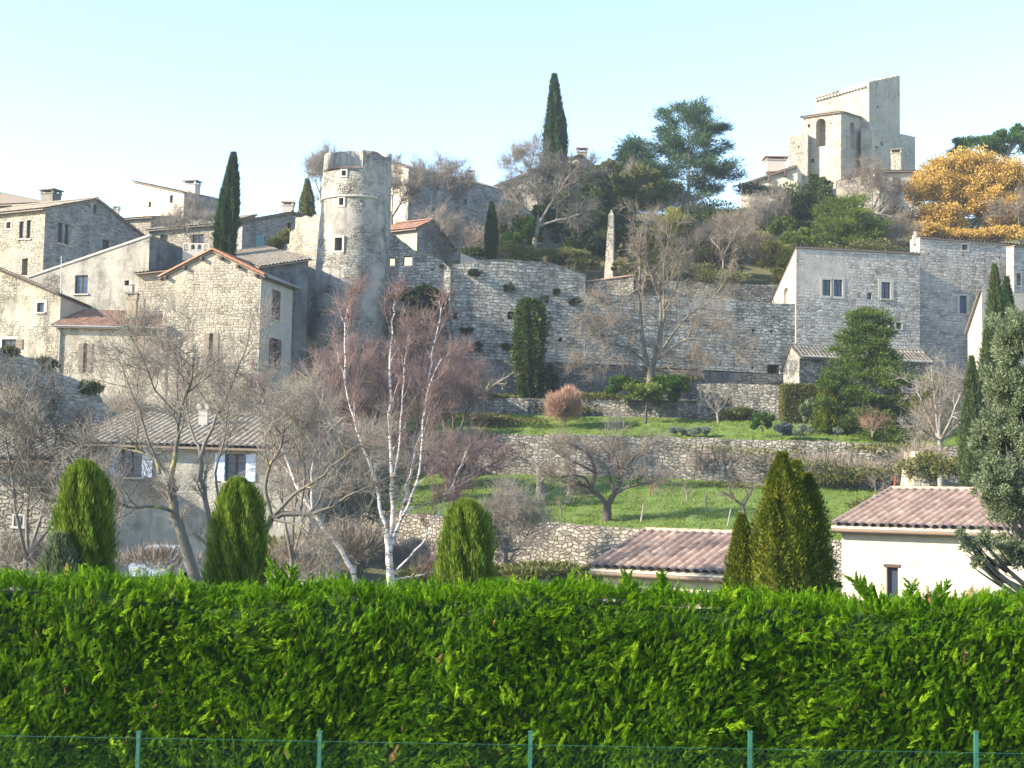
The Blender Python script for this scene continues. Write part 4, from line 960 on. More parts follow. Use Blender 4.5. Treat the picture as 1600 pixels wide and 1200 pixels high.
h.window('S', 1390, 503, 1397, 514, 'hole', sur=.1, sill=False, depth=.1); h.window('S', 1400, 504, 1409, 514, 'hole', sur=.1, sill=False, depth=.1); h.done()
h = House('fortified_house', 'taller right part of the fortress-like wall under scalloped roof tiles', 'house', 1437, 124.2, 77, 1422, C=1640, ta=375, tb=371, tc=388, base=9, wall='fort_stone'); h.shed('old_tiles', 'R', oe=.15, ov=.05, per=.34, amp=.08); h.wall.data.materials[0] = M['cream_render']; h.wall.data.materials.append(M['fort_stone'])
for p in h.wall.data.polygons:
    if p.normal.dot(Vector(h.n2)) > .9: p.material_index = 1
h.window('S', 1503, 382, 1512, 391, 'hole', sur=.12, sill=False, depth=.1); h.window('S', 1499, 462, 1511, 490, 'glass', mull=0, bars=1, glass='blue_glass', sur=.15); h.window('S', 1450, 395, 1452.5, 398, 'hole', sill=False); h.window('S', 1504, 398, 1507, 401, 'hole', sill=False); h.window('S', 1561, 401, 1563.5, 404, 'hole', sill=False); h.done()
q = P(1430, 372, 125); m = MB(); m.box(q, (1, 0), (0, 1), .22, .22, q[2] - .6, q[2] + .25); m.box(q, (1, 0), (0, 1), .1, .1, q[2] + .25, q[2] + .6); tag(m.build('finial', M['pale_render']), 'small pale finial on the step of the fortress roof', 'finial')
h = House('fortified_house', 'projecting end of the fortress wall cut off by the right edge', 'house', 1584, 121.5, 60, 1572, C=1680, ta=386, tb=384, tc=394, base=9, wall='fort_stone'); h.shed('old_tiles', 'R', oe=.15, ov=.05, per=.34); h.window('S', 1588, 427, 1595, 446, 'hole', sur=.12, sill=False); h.done()
h = House('lean_to', 'sunlit sloping buttress house behind the twin cypresses at right', 'building', 1534, 112, 76, 1512, C=1640, ta=520, tb=455, tc=460, base=9, wall='pale_render'); h.shed('old_tiles', 'L', oe=.1); h.done()
# --- hut
h = House('stone_hut', 'small stone hut with grey-brown tiled roof behind the cedar', 'hut', 1249, 106, 74, 1224, C=1452, ta=575, tb=556, base=8, wall='warm_stone', gable=('F', 1237, 541)); h.wall.data.materials[0] = M['pale_render']; h.wall.data.materials.append(M['grey_dry_stone'])  # sunlight on the left end is put into its paler coat
for p in h.wall.data.polygons:
    if p.normal.dot(Vector(h.n2)) > .9: p.material_index = 1
h.roof('old_tiles', oe=.35, ov=.1, per=.32, amp=.09); h.window('S', 1305, 565, 1317, 572, 'hole', sill=False, depth=.5); h.gutter('S'); h.done()
# --- garden outbuilding on the rampart
h = House('garden_shed', 'small warm stone lean-to on top of the rampart below the obelisk', 'shed', 990, 117.4, 3, 916, depth=3, ta=441, tb=431, base=17.5, wall='dry_stone'); m = MB(); m.slab(h.a + h.n1 * .1 + (0, 0, .12), h.b + h.n1 * .1 + (0, 0, .12), h.c + (0, 0, .12), h.d + (0, 0, .12), .11); m.build('coping', M['ridge_tiles'], h.root); h.done()
# --- houses at lower left
h = House('stone_house', 'grey house with pale blue shutters behind the bare trees', 'house', 486, 62, 3, 112, depth=8, ta=691, tb=702, base=-.5, wall='grey_render', gable=None, td=1.7, tc=1.7); h.shed('old_tiles', 'F', oe=.5, ov=.1, amp=.08, per=.3)
h.window('F', 189, 699, 222, 745, 'glass', glass='blue_glass', shutter='open_blue', mull=1, bars=2); h.window('F', 352, 709, 384, 752, 'glass', glass='blue_glass', shutter='open_blue', mull=1, bars=2)
h.window('F', 330, 800, 350, 835, 'glass', mull=1, bars=1); h.chimney(311, 327, 628, 668, 67, mat='cut_stone'); h.done()
h = House('barn', 'old barn with mossy tile roof and pale rubble wall at lower left edge', 'barn', 112, 60, 2, -90, depth=7, ta=715, tb=716, base=-.5, wall='dry_stone', td=1.6, tc=1.6); h.shed('old_tiles', 'F', oe=.7, ov=.1, amp=.09, per=.3)
h.window('F', 22, 806, 36, 822, 'glass', glass='blue_glass', mull=1, bars=0, sur=.08, frame='white_paint'); h.cut(*(lambda q: (q[0], q[1], q[2], q[3], q[4], q[5]))(h.rect('F', -60, 722, 100, 742)), .5)
m = MB(); c, w, z0, z1, n, t = h.rect('F', -60, 722, 104, 744)
for i in range(9): m.box(c + t * (w * (i / 4 - 1)) - n * .12, t, n, .14, .1, z0, z1)
m.build('brick_pier', M['brick'], h.root); h.done()
# --- modern houses
M['brown_gutter'] = plain('brown_gutter', (.20, .15, .11), .1, 3., .5)
def villa(label, pL, pxR, ridge, Y, th=32, d=4.6, win=None, per=.34):
    """eave from pixel pL at distance Y running right and nearer to pixel column pxR; ridge left pixel"""
    th = R(th); u = np.array([math.cos(th), -math.sin(th), 0]); bk = np.array([math.sin(th), math.cos(th), 0]); n = -bk
    eL = P(*pL, Y); e2 = hit(pxR, pL[1], eL, n); eR = np.array([e2[0], e2[1], eL[2]])
    # ridge: behind the eave by d, its left end on the ray of the pixel column ridge[0]
    r0 = eL + bk * d; rr_ = hit(ridge[0], ridge[1], r0, n); rL = np.array([rr_[0], rr_[1], rr_[2]]); rR = rL + (eR - eL); rR[2] = rL[2]
    bL = rL + bk * d + (eL - (rL - bk * d)) * np.array([1, 1, 0]) * 0; bL = np.array([(rL + bk * d)[0], (rL + bk * d)[1], eL[2]]); bR = bL + (eR - eL)
    o = .45; z0 = -.6; root = thing('villa', label, 'house', ((eL[0] + eR[0]) / 2, (eL[1] + eR[1]) / 2 + d, z0))
    A = eL + bk * o + u * o * .6; B = eR + bk * o - u * o; Cc = B + bk * (2 * d - 2 * o); Dd = A + bk * (2 * d - 2 * o) + (rL - r0 - (rL - r0) * 0) * 0
    zz = lambda p, z: (p[0], p[1], z); m = MB(); m.hexa([zz(A, z0), zz(B, z0), zz(Cc, z0), zz(Dd, z0)], [zz(A, eL[2]), zz(B, eL[2]), zz(Cc, eL[2]), zz(Dd, eL[2])]); wl = m.build('wall', M['cream_render'], root)
    Rl = (A + Dd) / 2; Rr = (B + Cc) / 2; g_ = MB(); i0 = [zz(A, eL[2]), zz(Dd, eL[2]), zz(Rl, rL[2] - .1), zz(B, eL[2]), zz(Cc, eL[2]), zz(Rr, rL[2] - .1)]; g_.v = [tuple(map(float, q)) for q in i0]; g_.f = [[0, 2, 1], [3, 4, 5], [0, 3, 5, 2], [1, 2, 5, 4], [0, 1, 4, 3]]; g_.m = [0] * 5; g_.build('gable_wall', M['cream_render'], root)
    kw = dict(oe=0, ov=0, per=per, amp=.12, row=.40, lift=.1, under=M['cream_render'])
    r1 = tile_roof('roof', eL, eR, rR, rL, M['pink_tiles'], root, **kw); tile_roof('roof', bR, bL, rL, rR, M['pink_tiles'], root, **kw)
    up_ = np.array([0, 0, .2]); ridge_row(rL + up_, rR + up_, M['ridge_tiles'], r1); ridge_row(eL + up_, rL + up_, M['pink_tiles'], r1, name='verge', r=.10)
    tubes_obj('gutter', [(np.array([eL + n * .06 + (0, 0, -.05), eR + n * .06 + (0, 0, -.05)]), [.08, .08])], M['brown_gutter'], root, 8)
    k = MB(); k.hexa([zz(p, eL[2] - .16) for p in (eL, eR, eR + bk * o, eL + bk * o)], [zz(p, eL[2] - .03) for p in (eL, eR, eR + bk * o, eL + bk * o)]); k.build('eave_board', M['brown_gutter'], root)
    if win:
        x0, y0, x1, y1 = win; l = hit(x0, y0, A, n); r = hit(x1, y0, A, n); c = (l + r) / 2; w = np.linalg.norm((r - l)[:2]) / 2; zb = hit(x0, y1, A, n)[2]; m = MB(); m.box(c, u, bk, w, .5, zb, l[2]); boolean_cut(wl, m)
        e = thing('window', None, None, (c[0], c[1], zb)); e.parent = root; e.location = Vector((c[0], c[1], zb)) - root.location
        MB().box(c, u, bk, w + .1, .04, l[2], l[2] + .12).build('lintel', M['brown_wood'], e); MB().box(c + bk * .2, u, bk, w - .02, .01, zb, l[2] - .02).build('pane', M['glass'], e)
villa('cream rendered villa with pinkish tiled roof at right behind the hedge', (1299, 826), 1700, (1393, 770), 56, win=(1385, 886, 1403, 940))
villa('villa with pinkish tiled roof just showing above the hedge, left of the golden thuja', (922, 893), 1178, (1008, 836), 50, d=4.0)

# --- obelisk, plank fence, balustrade, small posts
m = MB(); Y = 123; c = P(952, 425, Y); zt = P(952, 328, Y)[2]; s0, s1 = .56, .30
sq = lambda s, z, x=0: [(c[0] + x + s * math.cos(a), c[1] + s * math.sin(a), z) for a in (R(-150), R(-60), R(30), R(120))]
m.hexa(sq(s0 * 1.05, c[2] - 1.2), sq(s1 * 1.05, zt - .5, .12)); m.hexa(sq(s1 * 1.05, zt - .5, .12), sq(.05, zt, .13)); o = m.build('obelisk', M['church_stone']); tag(o, 'tall tapering stone obelisk standing among the shrubs above the rampart', 'obelisk')
m = MB(); x0 = P(719, 418, 114.5); x1 = P(750, 419, 114.5); root = thing('plank_fence', 'short pale plank fence with sloping top on the rampart', 'fence', (x0 + x1) / 2)
n_ = 12
for i in range(n_):
    f = (i + .5) / n_; x = x0[0] + (x1[0] - x0[0]) * f; m = MB(); zt = P(719 + 31 * f, 395 + 13 * f, 114.5)[2]; m.box((x, 114.5), (1, 0), (0, 1), (x1[0] - x0[0]) / n_ / 2 * .9, .02, x0[2] - .1, zt); m.build('plank', M['grey_wood'], root)
m = MB(); m.box(((x0[0] + x1[0]) / 2, 114.56), (1, 0), (0, 1), (x1[0] - x0[0]) / 2, .03, x0[2] + .2, x0[2] + .3); m.build('rail', M['grey_wood'], root)
# arched balustrade
Y = 106; a, b = P(286, 391, Y), P(328, 389, Y); zt = P(300, 380, Y)[2]; root = thing('balustrade', 'small white balustrade with four arched openings behind the orange gable', 'balustrade', (a + b) / 2)
me = MB(); me.box((a + b) / 2, (1, 0), (0, 1), (b[0] - a[0]) / 2, .12, a[2] - .8, zt); o = me.build('arcade', M['cut_stone'], root); c = MB(); n_ = 4; wd = (b[0] - a[0]) / n_
for i in range(n_):
    x = a[0] + wd * (i + .5); pr = [(-wd * .3, a[2] - .05), (wd * .3, a[2] - .05)] + [(wd * .3 * math.cos(math.pi * k / 6), zt - .1 - wd * .3 + wd * .3 * math.sin(math.pi * k / 6)) for k in range(7)]
    i0 = len(c.v); kk = len(pr)
    for yy in (Y - .5, Y + .5): c.v += [(x + u, yy, z) for u, z in pr]
    c.f.append([i0 + j for j in range(kk)]); c.f.append([i0 + kk + j for j in range(kk)][::-1]); c.f += [[i0 + j, i0 + kk + j, i0 + kk + (j + 1) % kk, i0 + (j + 1) % kk] for j in range(kk)]; c.m += [0] * (kk + 2)
boolean_cut(o, c)
# parked car behind the bare tree
def car():
    Y = 55; c = P(232, 905, Y); z0 = P(232, 893, Y)[2]; root = thing('parked_car', 'pale blue car parked behind the bare tree by the grey house', 'car', (c[0], Y, z0 - .9)); z = z0 - .55
    prof = [(-2.0, .35), (-2.0, .75), (-1.1, .95), (-.35, 1.42), (.9, 1.46), (1.7, 1.0), (2.05, .9), (2.05, .35)]   # along y, z
    V = []; Fs = []; ws = [.72, .80, .80, .60, .60, .78, .78, .78]; n = len(prof)
    for sx in (-1, 1): V += [(c[0] + sx * w, Y + 2 + y, z + h) for (y, h), w in zip(prof, ws)]
    Fs = [list(range(n))[::-1], [n + k for k in range(n)]] + [[k, (k + 1) % n, n + (k + 1) % n, n + k] for k in range(n)]
    me = bpy.data.meshes.new('body'); me.from_pydata([tuple(map(float, v)) for v in V], [], Fs); me.update(); t = plain('car_paint', (.42, .52, .66), .02, 1., .3, 0, .5); link('body', me, root, t)
    m = MB(); q = lambda x, y, h: (c[0] + x, Y + 2 + y - .02, z + h + .02); m.poly([q(-.68, -1.0, .99), q(.68, -1.0, .99), q(.52, -.40, 1.38), q(-.52, -.40, 1.38)]); m.build('windscreen', M['glass'], root)
    for sx in (-1, 1):
        for yy in (-1.3, 1.35): tubes_obj('wheel', [(np.array([(c[0] + sx * .62, Y + 2 + yy, z + .32), (c[0] + sx * .82, Y + 2 + yy, z + .32)]), [.32, .32])], M['dark'], root, 16)
        m = MB(); m.box((c[0] + sx * .55, Y - .02), (1, 0), (0, 1), .14, .02, z + .58, z + .7); m.build('headlight', M['white_paint'], root)
car()
# ================================================================ conifers and evergreens
def spikes(name, label, cat, cols, mat, n, L, Wd, seed=1, group=None, up=2., lobes=.15, rough=.12, tmat='dark_bark'):
    """one conifer made of several merging spires: cols = (px, ytop, ybot, Y, wpx, profile)"""
    r = np.random.default_rng(seed); C = []; D = []; V = []; Fq = []; tot = sum(c[4] * (c[2] - c[1]) for c in cols)
    root = thing(name, label, cat, P(cols[0][0], cols[0][2], cols[0][3]), group); stems = []
    for ci, (px, yt, yb, Y, w, prof, *ln_) in enumerate(cols):
        top = P(px + (ln_[0] if ln_ else 0), yt, Y); b = P(px, yb, Y); H = top[2] - b[2]; rad = w / 2 * Y / F_PX; m = int(n * w * (yb - yt) / tot)
        f = lambda t, a: np.interp(t, [q[0] for q in prof], [q[1] for q in prof]) * (1 + lobes * np.sin(a * 3 + t * 7 + seed + ci) * np.cos(t * 13 + a * 2 + seed) + lobes * .9 * np.sin(a * 8 + t * 3 + seed * 2 + ci) + lobes * .5 * np.sin(a * 15 + t * 21))
        t = r.random(m) ** .95; a = r.uniform(0, 2 * math.pi, m); rr = rad * f(t, a) * (1.04 - np.abs(r.normal(0, .10, m))) * (1 + r.normal(0, rough * .4, m))
        C.append(b[None] + (top - b)[None] * t[:, None] + np.stack([np.cos(a) * rr, np.sin(a) * rr, 0 * rr], 1))
        D.append(np.stack([np.cos(a), np.sin(a), np.full(m, up)], 1) + r.normal(0, .35, (m, 3)))
        k = 24; zs = np.linspace(0, .97, k); o = len(V); aa = np.arange(20) * math.pi / 10
        for z in zs:
            q = rad * f(z, aa) * .84
            for j in range(20): V.append(b + (top - b) * z + np.array([math.cos(aa[j]) * q[j], math.sin(aa[j]) * q[j], 0]))
        idx = np.arange(k * 20).reshape(k, 20) + o
        Fq.append(np.stack([idx[:-1], np.roll(idx[:-1], -1, 1), np.roll(idx[1:], -1, 1), idx[1:]], -1).reshape(-1, 4))
        stems.append((np.array([b - (0, 0, 1.2), b * .5 + top * .5, top - (0, 0, H * .12)]), [max(.05, rad * .15), rad * .1, .01]))
    C = np.concatenate(C); D = np.concatenate(D); m = len(C)
    leaves('foliage', C, D, L * r.uniform(.6, 1.4, m), Wd * r.uniform(.7, 1.3, m), M[mat], root, r)
    link('inner_foliage', np_mesh('inner_foliage', V, np.concatenate(Fq), smooth=True), root, M[mat]); tubes_obj('trunk', stems, M[tmat], root); return root
M['ivy'] = leafmat('ivy_leaf', [(.018, .04, .012), (.05, .085, .02), (.12, .16, .04)], 1.2, .2)
PC = [(0, .6), (.12, .85), (.35, 1), (.6, .8), (.82, .48), (.95, .18), (1, .03)]
DOME = [(0, .98), (.3, 1.), (.65, .88), (.84, .72), (.94, .5), (1, .12)]
spikes('cypress', 'dark slender cypress left of the round tower, leaning slightly right', 'cypress', [(348, 243, 425, 110, 26, PC, 17)], 'cypress', 26000, .34, .08, 1, lobes=.2, rough=.4)
spikes('cypress', 'tallest dark cypress on the skyline with a second shorter spire', 'cypress', [(866, 120, 330, 148, 29, [(0, .9), (.35, 1.), (.6, .8), (.8, .5), (.94, .25), (1, .05)]), (876, 176, 330, 148.5, 15, [(0, 1), (.7, 1), (.9, .7), (1, .1)]), (857, 186, 330, 147.6, 11, [(0, 1), (.8, .8), (1, .1)])], 'cypress', 34000, .4, .1, 2, lobes=.18, rough=.4)
spikes('cypress', 'small narrow cypress on top of the rampart beside the plank fence', 'cypress', [(768, 318, 408, 118, 18, PC)], 'cypress', 9000, .24, .06, 3, lobes=.08)
spikes('cypress', 'tiny brownish conifer on the skyline left of the round tower', 'cypress', [(480, 283, 345, 128, 25, [(0, 1), (.5, .7), (1, .04)])], 'dull_bush', 5000, .3, .06, 4)
spikes('cypress', 'tall ragged cypress at right in front of the sunlit lean-to', 'cypress', [(1554, 416, 720, 80, 36, PC), (1546, 500, 760, 79, 40, PC), (1560, 470, 700, 80, 30, PC)], 'oak', 34000, .22, .045, 5, lobes=.25, rough=.3)
spikes('cypress', 'shorter cypress right behind the ragged tall one at right', 'cypress', [(1573, 436, 640, 84, 28, PC)], 'cypress', 12000, .22, .05, 6, lobes=.2)
spikes('cypress', 'slim dark green conifer left of the ragged cypress above the villa roof', 'cypress', [(1518, 560, 780, 78, 30, PC)], 'oak', 12000, .22, .05, 7, lobes=.25, rough=.3)
spikes('clipped_cypress', 'largest round-topped clipped conifer behind the hedge at left', 'conifer', [(131, 728, 960, 24, 72, DOME)], 'clip_cypress', 60000, .12, .014, 11, 'round-topped conifers behind the hedge', 2.8, .16, .4)
spikes('conifer', 'small loose pale green conifer leaning at the foot of the leftmost clipped conifer', 'conifer', [(92, 840, 960, 23.5, 70, [(0, 1), (.5, .8), (1, .1)])], 'olive', 9000, .12, .02, 12, None, 2., .2, .3)
spikes('clipped_cypress', 'round-topped clipped conifer behind the hedge left of the birch', 'conifer', [(372, 755, 960, 25, 68, DOME)], 'clip_cypress', 52000, .12, .014, 13, 'round-topped conifers behind the hedge', 2.8, .18, .4)
spikes('clipped_cypress', 'round-topped clipped conifer behind the hedge right of the white birch', 'conifer', [(728, 788, 960, 26, 70, DOME)], 'clip_cypress', 48000, .12, .014, 14, 'round-topped conifers behind the hedge', 3.0, .14, .35)
TH = [(0, 1), (.3, .95), (.6, .7), (.85, .38), (1, .05)]
spikes('golden_thuja', 'large golden green thuja with several peaks behind the hedge', 'conifer', [(1222, 710, 980, 26, 104, TH), (1262, 742, 980, 26.4, 84, TH), (1244, 722, 980, 26.8, 86, TH), (1205, 780, 980, 25.7, 80, TH)], 'thuja', 62000, .07, .022, 15, None, 1.2, .16, .3)
spikes('golden_thuja', 'small pointed golden thuja left of the large one', 'conifer', [(1159, 806, 960, 26, 46, TH)], 'thuja', 14000, .07, .02, 16, None, 1.2, .15, .3)
spikes('ivy_column', 'thick ivy covered column standing against the rampart', 'shrub', [(827, 468, 625, 107.0, 33, [(0, .35), (.25, .8), (.55, 1), (.8, 1), (.93, .8), (1, .35)]), (822, 540, 640, 107, 16, DOME)], 'ivy', 24000, .22, .14, 17, None, .3, .28, .5)
spikes('golden_conifer', 'narrow yellow-green conifer between the hut hedge and the cedar', 'conifer', [(1293, 575, 672, 97, 34, TH)], 'thuja', 12000, .18, .05, 18, None, 1.6, .2, .3)
conifer('pine', 'big open-crowned pine on the skyline left of the church', 'pine', 1076, 170, 345, 148, 172, 'pine', 21, nb=70, nt=14, tuft=56, L=.48, Wd=.075, prof=[(0, .6), (.15, 1), (.4, .92), (.62, .72), (.8, .55), (.93, .36), (1, .15)], droop=.015, crown0=.16, tr=.22, ts=.42, flat=.45, tmat='pale_bark')
conifer('pine', 'smaller dark pine left of the big open-crowned pine', 'pine', 990, 222, 350, 150, 92, 'pine', 22, nb=50, nt=14, tuft=50, L=.5, Wd=.08, prof=[(0, .9), (.3, 1), (.7, .6), (1, .12)], crown0=.1, tr=.18, ts=.55, flat=.5)
conifer('pine', 'yellow-green pine with layered boughs below the church belfry', 'pine', 1322, 322, 400, 133, 120, 'yellow_pine', 23, nb=34, nt=11, tuft=60, L=.45, Wd=.07, prof=[(0, .9), (.4, 1), (.8, .7), (1, .3)], crown0=.15, tr=.16, ts=.5, flat=.35)
conifer('cedar', 'dark green layered cedar in front of the tiled stone hut', 'cedar', 1356, 488, 682, 97, 184, 'cedar', 24, nb=120, nt=18, tuft=46, L=.24, Wd=.07, prof=[(0, .95), (.15, 1), (.4, .85), (.62, .55), (.8, .42), (.9, .45), (.96, .2), (1, .05)], crown0=.03, droop=.03, tr=.16, ts=.30, flat=.3, upb=.05)
# ---------------------------------------------------------------- broadleaf crowns
def shr(name, label, cat, blobs, n, L, Wd, mat, seed, **k): return shrub(name, label, cat, blobs, n, L, Wd, mat, seed, **k)
shr('maple_tree', 'big golden-orange autumn tree above the fortress-like house', 'tree', [(1448, 300, 140, 42, 40), (1478, 268, 141, 38, 30), (1520, 262, 142, 45, 32), (1568, 276, 141, 45, 36), (1610, 290, 141, 45, 45), (1470, 342, 139, 50, 32), (1530, 325, 140, 50, 42), (1585, 340, 139, 50, 36), (1500, 300, 141, 46, 40), (1550, 310, 142, 46, 40), (1445, 362, 137, 30, 16), (1500, 368, 137, 50, 14), (1570, 368, 137, 50, 14)], 130000, .20, .15, 'maple', 31, sub=60, rs=.34, trunk=((1500, 420, 140), .15), core=.12, tmat='grey_bark')
shr('umbrella_pine', 'round-crowned green pine on the skyline at the right edge', 'pine', [(1530, 232, 175, 44, 20), (1580, 226, 175, 36, 22), (1592, 206, 175, 9, 12), (1500, 246, 175, 20, 12)], 17000, .40, .12, 'bush', 32, sub=26, rs=.3, trunk=((1550, 300, 175), .3), tmat='bark')
shr('oak_tree', 'dense grey-green evergreen oak between the belfry and the fortress roof', 'tree', [(1272, 322, 138, 40, 42), (1240, 345, 137, 32, 32), (1296, 352, 137, 30, 28), (1278, 290, 138, 20, 18)], 24000, .26, .14, 'oak', 33, sub=26, rs=.26, trunk=((1270, 400, 137), .2))
shr('shrub', 'bright green broad bush below the pale bare tree on the slope', 'shrub', [(822, 368, 124, 26, 24), (852, 345, 125, 24, 26), (800, 380, 123, 18, 16)], 15000, .30, .20, 'bush', 34, sub=22)
shr('evergreen_tree', 'broad dark evergreen right of the pale bare tree above the rampart', 'tree', [(915, 330, 132, 45, 48), (945, 292, 134, 30, 34), (895, 370, 130, 32, 28), (890, 275, 135, 24, 22)], 26000, .28, .14, 'oak', 35, sub=30, rs=.26)
shr('evergreen_tree', 'dark bushy evergreen directly left of the big pine', 'tree', [(975, 318, 136, 38, 46), (1005, 290, 138, 26, 34), (950, 270, 137, 22, 20)], 22000, .26, .12, 'dull_bush', 36, sub=28, rs=.26)
shr('willow', 'yellow-green weeping bush behind the big spreading bare tree', 'shrub', [(1020, 385, 128, 38, 42), (1052, 352, 130, 28, 28), (1005, 420, 126, 30, 22), (1045, 415, 126, 28, 24)], 20000, .34, .06, 'willow', 37, sub=30, rs=.3, core=.4, tmat='lichen_bark')
shr('shrub', 'dull green scrub right of the yellow-green weeping bush', 'shrub', [(1095, 405, 128, 32, 28), (1075, 430, 126, 24, 16)], 10000, .26, .10, 'dull_bush', 38, sub=20)
shr('shrub', 'round dark green bush in the middle of the scrubby slope', 'shrub', [(1146, 378, 131, 21, 19)], 6000, .24, .14, 'bush', 39, sub=12)
shr('shrub', 'yellowish scrub bush left of the white sloping house end', 'shrub', [(1208, 405, 128, 34, 34), (1185, 380, 130, 24, 22), (1222, 432, 127, 20, 14)], 15000, .26, .10, 'willow', 40, sub=24, core=.4)
shr('shrub', 'olive green bush beneath the evergreen oak', 'shrub', [(1250, 375, 130, 28, 18), (1222, 355, 134, 20, 22)], 9000, .24, .10, 'yellow_pine', 41, sub=18)
shr('clipped_bush', 'wide low clipped mound on the rampart left of the obelisk', 'shrub', [(890, 405, 119.5, 36, 15), (850, 402, 120, 26, 12), (918, 415, 119, 16, 10)], 12000, .16, .09, 'dull_bush', 42, sub=40, rs=.35, core=.7)
shr('shrub', 'dark brushwood right beside the stone obelisk', 'shrub', [(975, 385, 124.5, 18, 38), (985, 425, 122, 16, 16)], 8000, .22, .09, 'dark_bush', 43, sub=16)
shr('shrub', 'small mid-green bush at the foot of the obelisk', 'shrub', [(968, 418, 119.5, 18, 10)], 3500, .16, .10, 'dull_bush', 44, sub=10)
shr('ivy', 'dark ivy bush hanging over the broken wall right of the tower', 'ivy', [(655, 468, 111.6, 42, 20), (680, 485, 111.4, 24, 20), (640, 500, 111.5, 26, 22), (665, 522, 111, 30, 20)], 20000, .22, .16, 'dark_bush', 45, sub=28, rs=.26)
shr('ivy', 'dark creeper at the foot of the ivy column against the garden wall', 'ivy', [(856, 598, 107.3, 16, 24), (838, 625, 107, 12, 12)], 6000, .2, .13, 'dark_bush', 46, sub=14)
for i, (x, y, rx, ry, lab) in enumerate([(684, 424, 12, 10, 'dark weed tuft on the rampart left of the plank fence'), (740, 428, 10, 6, 'small weed tuft just below the plank fence'), (795, 452, 7, 9, 'green weed growing from the middle of the rampart'), (745, 545, 16, 9, 'dark creeper patch low on the rampart below the pigeonhole'), (795, 545, 14, 8, 'dark creeper patch next to the ivy column'), (728, 518, 10, 6, 'weed tuft beneath the small square rampart hole'), (850, 470, 9, 7, 'weed tuft above the ivy column'), (868, 458, 5, 6, 'tiny weed on the rampart right of the ivy column'), (898, 472, 9, 5, 'weed tuft on the upper rampart near its step')]):
    yy = np.interp(x, [q[0] for q in CURT], [q[3] for q in CURT]) - .05
    shr('wall_weed', lab, 'weed', [(x, y, yy, rx, ry)], 900, .18, .08, 'dark_bush', 50 + i, sub=8, group='weeds growing from the rampart', rs=.4, trunk=((x, y + ry * .6, yy), .012))
shr('bush', 'bright green rounded bush, right one of the pair on the garden terrace', 'bush', [(1046, 612, 102.6, 27, 26)], 15000, .17, .12, 'bush', 60, sub=26, core=.7)
shr('bush', 'bright green bush, left one of the pair on the garden terrace', 'bush', [(978, 607, 103, 27, 18)], 10000, .17, .12, 'bush', 61, sub=22, core=.6)
shr('fruit_tree', 'small tree with sparse yellowing leaves between the two green bushes', 'tree', [(1008, 616, 101.2, 38, 20)], 4500, .18, .11, 'yellow_pine', 62, sub=24, core=.3, trunk=((1009, 662, 101.5), .12))
shr('round_bush', 'round reddish-brown leafless bush on the garden terrace', 'bush', [(883, 638, 99.8, 27, 28)], 26000, .42, .022, 'rust_twig', 63, sub=40, rs=.35, up=.9, core=.45, leafname='twigs')
shr('bush', 'blue-grey rounded shrub on the edge of the garden terrace', 'bush', [(1222, 672, 94.9, 15, 10)], 4000, .16, .08, 'blue_bush', 64, sub=12)
shr('bush', 'yellow-flowering small bush near the blue-grey shrub', 'bush', [(1192, 660, 96, 17, 15)], 5000, .17, .1, 'bush', 65, sub=14)
r_ = np.random.default_rng(9); fl = MB()
for i in range(7): q = P(1180 + r_.uniform(0, 24), 648 + r_.uniform(0, 18), 95.2); fl.box(q, (1, 0), (0, 1), .07, .07, q[2] - .07, q[2] + .07)
shr('bush', 'low silvery lavender row left of the yellow-flowering bush', 'bush', [(1092, 676, 96.5, 18, 7), (1058, 675, 97, 14, 6)], 6000, .2, .03, 'grey_bush', 66, sub=18, up=1.2)
shr('bush', 'low silvery shrub right of the blue-grey shrub', 'bush', [(1256, 675, 94.4, 14, 8)], 3000, .17, .04, 'grey_bush', 67, sub=10, up=1.)
shr('bush', 'small grey tuft below the cedar on the terrace edge', 'bush', [(1308, 676, 94.2, 7, 7)], 1200, .14, .04, 'grey_bush', 68, sub=8, up=1.)
shr('bush', 'pale leafy bush between the hut hedge and the narrow golden conifer', 'bush', [(1265, 645, 98, 14, 20)], 5000, .18, .1, 'olive', 69, sub=14)
def box_hedge(name, label, p0, p1, ytop, Y, d, n, mat, seed, L=.14, Wd=.08):
    r = np.random.default_rng(seed); a = P(p0, ytop, Y); b = P(p1, ytop, Y); zb = P(p0, 664, Y)[2]; root = thing(name, label, 'hedge', ((a[0] + b[0]) / 2, Y, zb)); 
    q = r.random((n, 3)); f = r.random(n); x = a[0] + (b[0] - a[0]) * q[:, 0]; y = Y + d * q[:, 1]; z = zb + (a[2] - zb) * q[:, 2]
    y = np.where(f < .6, Y, y); z = np.where(f > .8, a[2], z); x = np.where((f > .6) & (f < .7), a[0], np.where((f >= .7) & (f < .8), b[0], x))
    C = np.stack([x, y, z], 1) + r.normal(0, .06, (n, 3)); D = r.normal(size=(n, 3)) + np.array([0, -.8, .5]); leaves('foliage', C, D, L, Wd, M[mat], root, r)
    m = MB(); m.box(((a[0] + b[0]) / 2, Y + d / 2), (1, 0), (0, 1), (b[0] - a[0]) / 2 - .08, d / 2 - .08, zb, a[2] - .08); m.build('inner_foliage', M[mat], root)
box_hedge('clipped_hedge', 'square clipped green hedge in front of the stone hut', 1224, 1284, 602, 101, 1.2, 16000, 'dull_bush', 70)
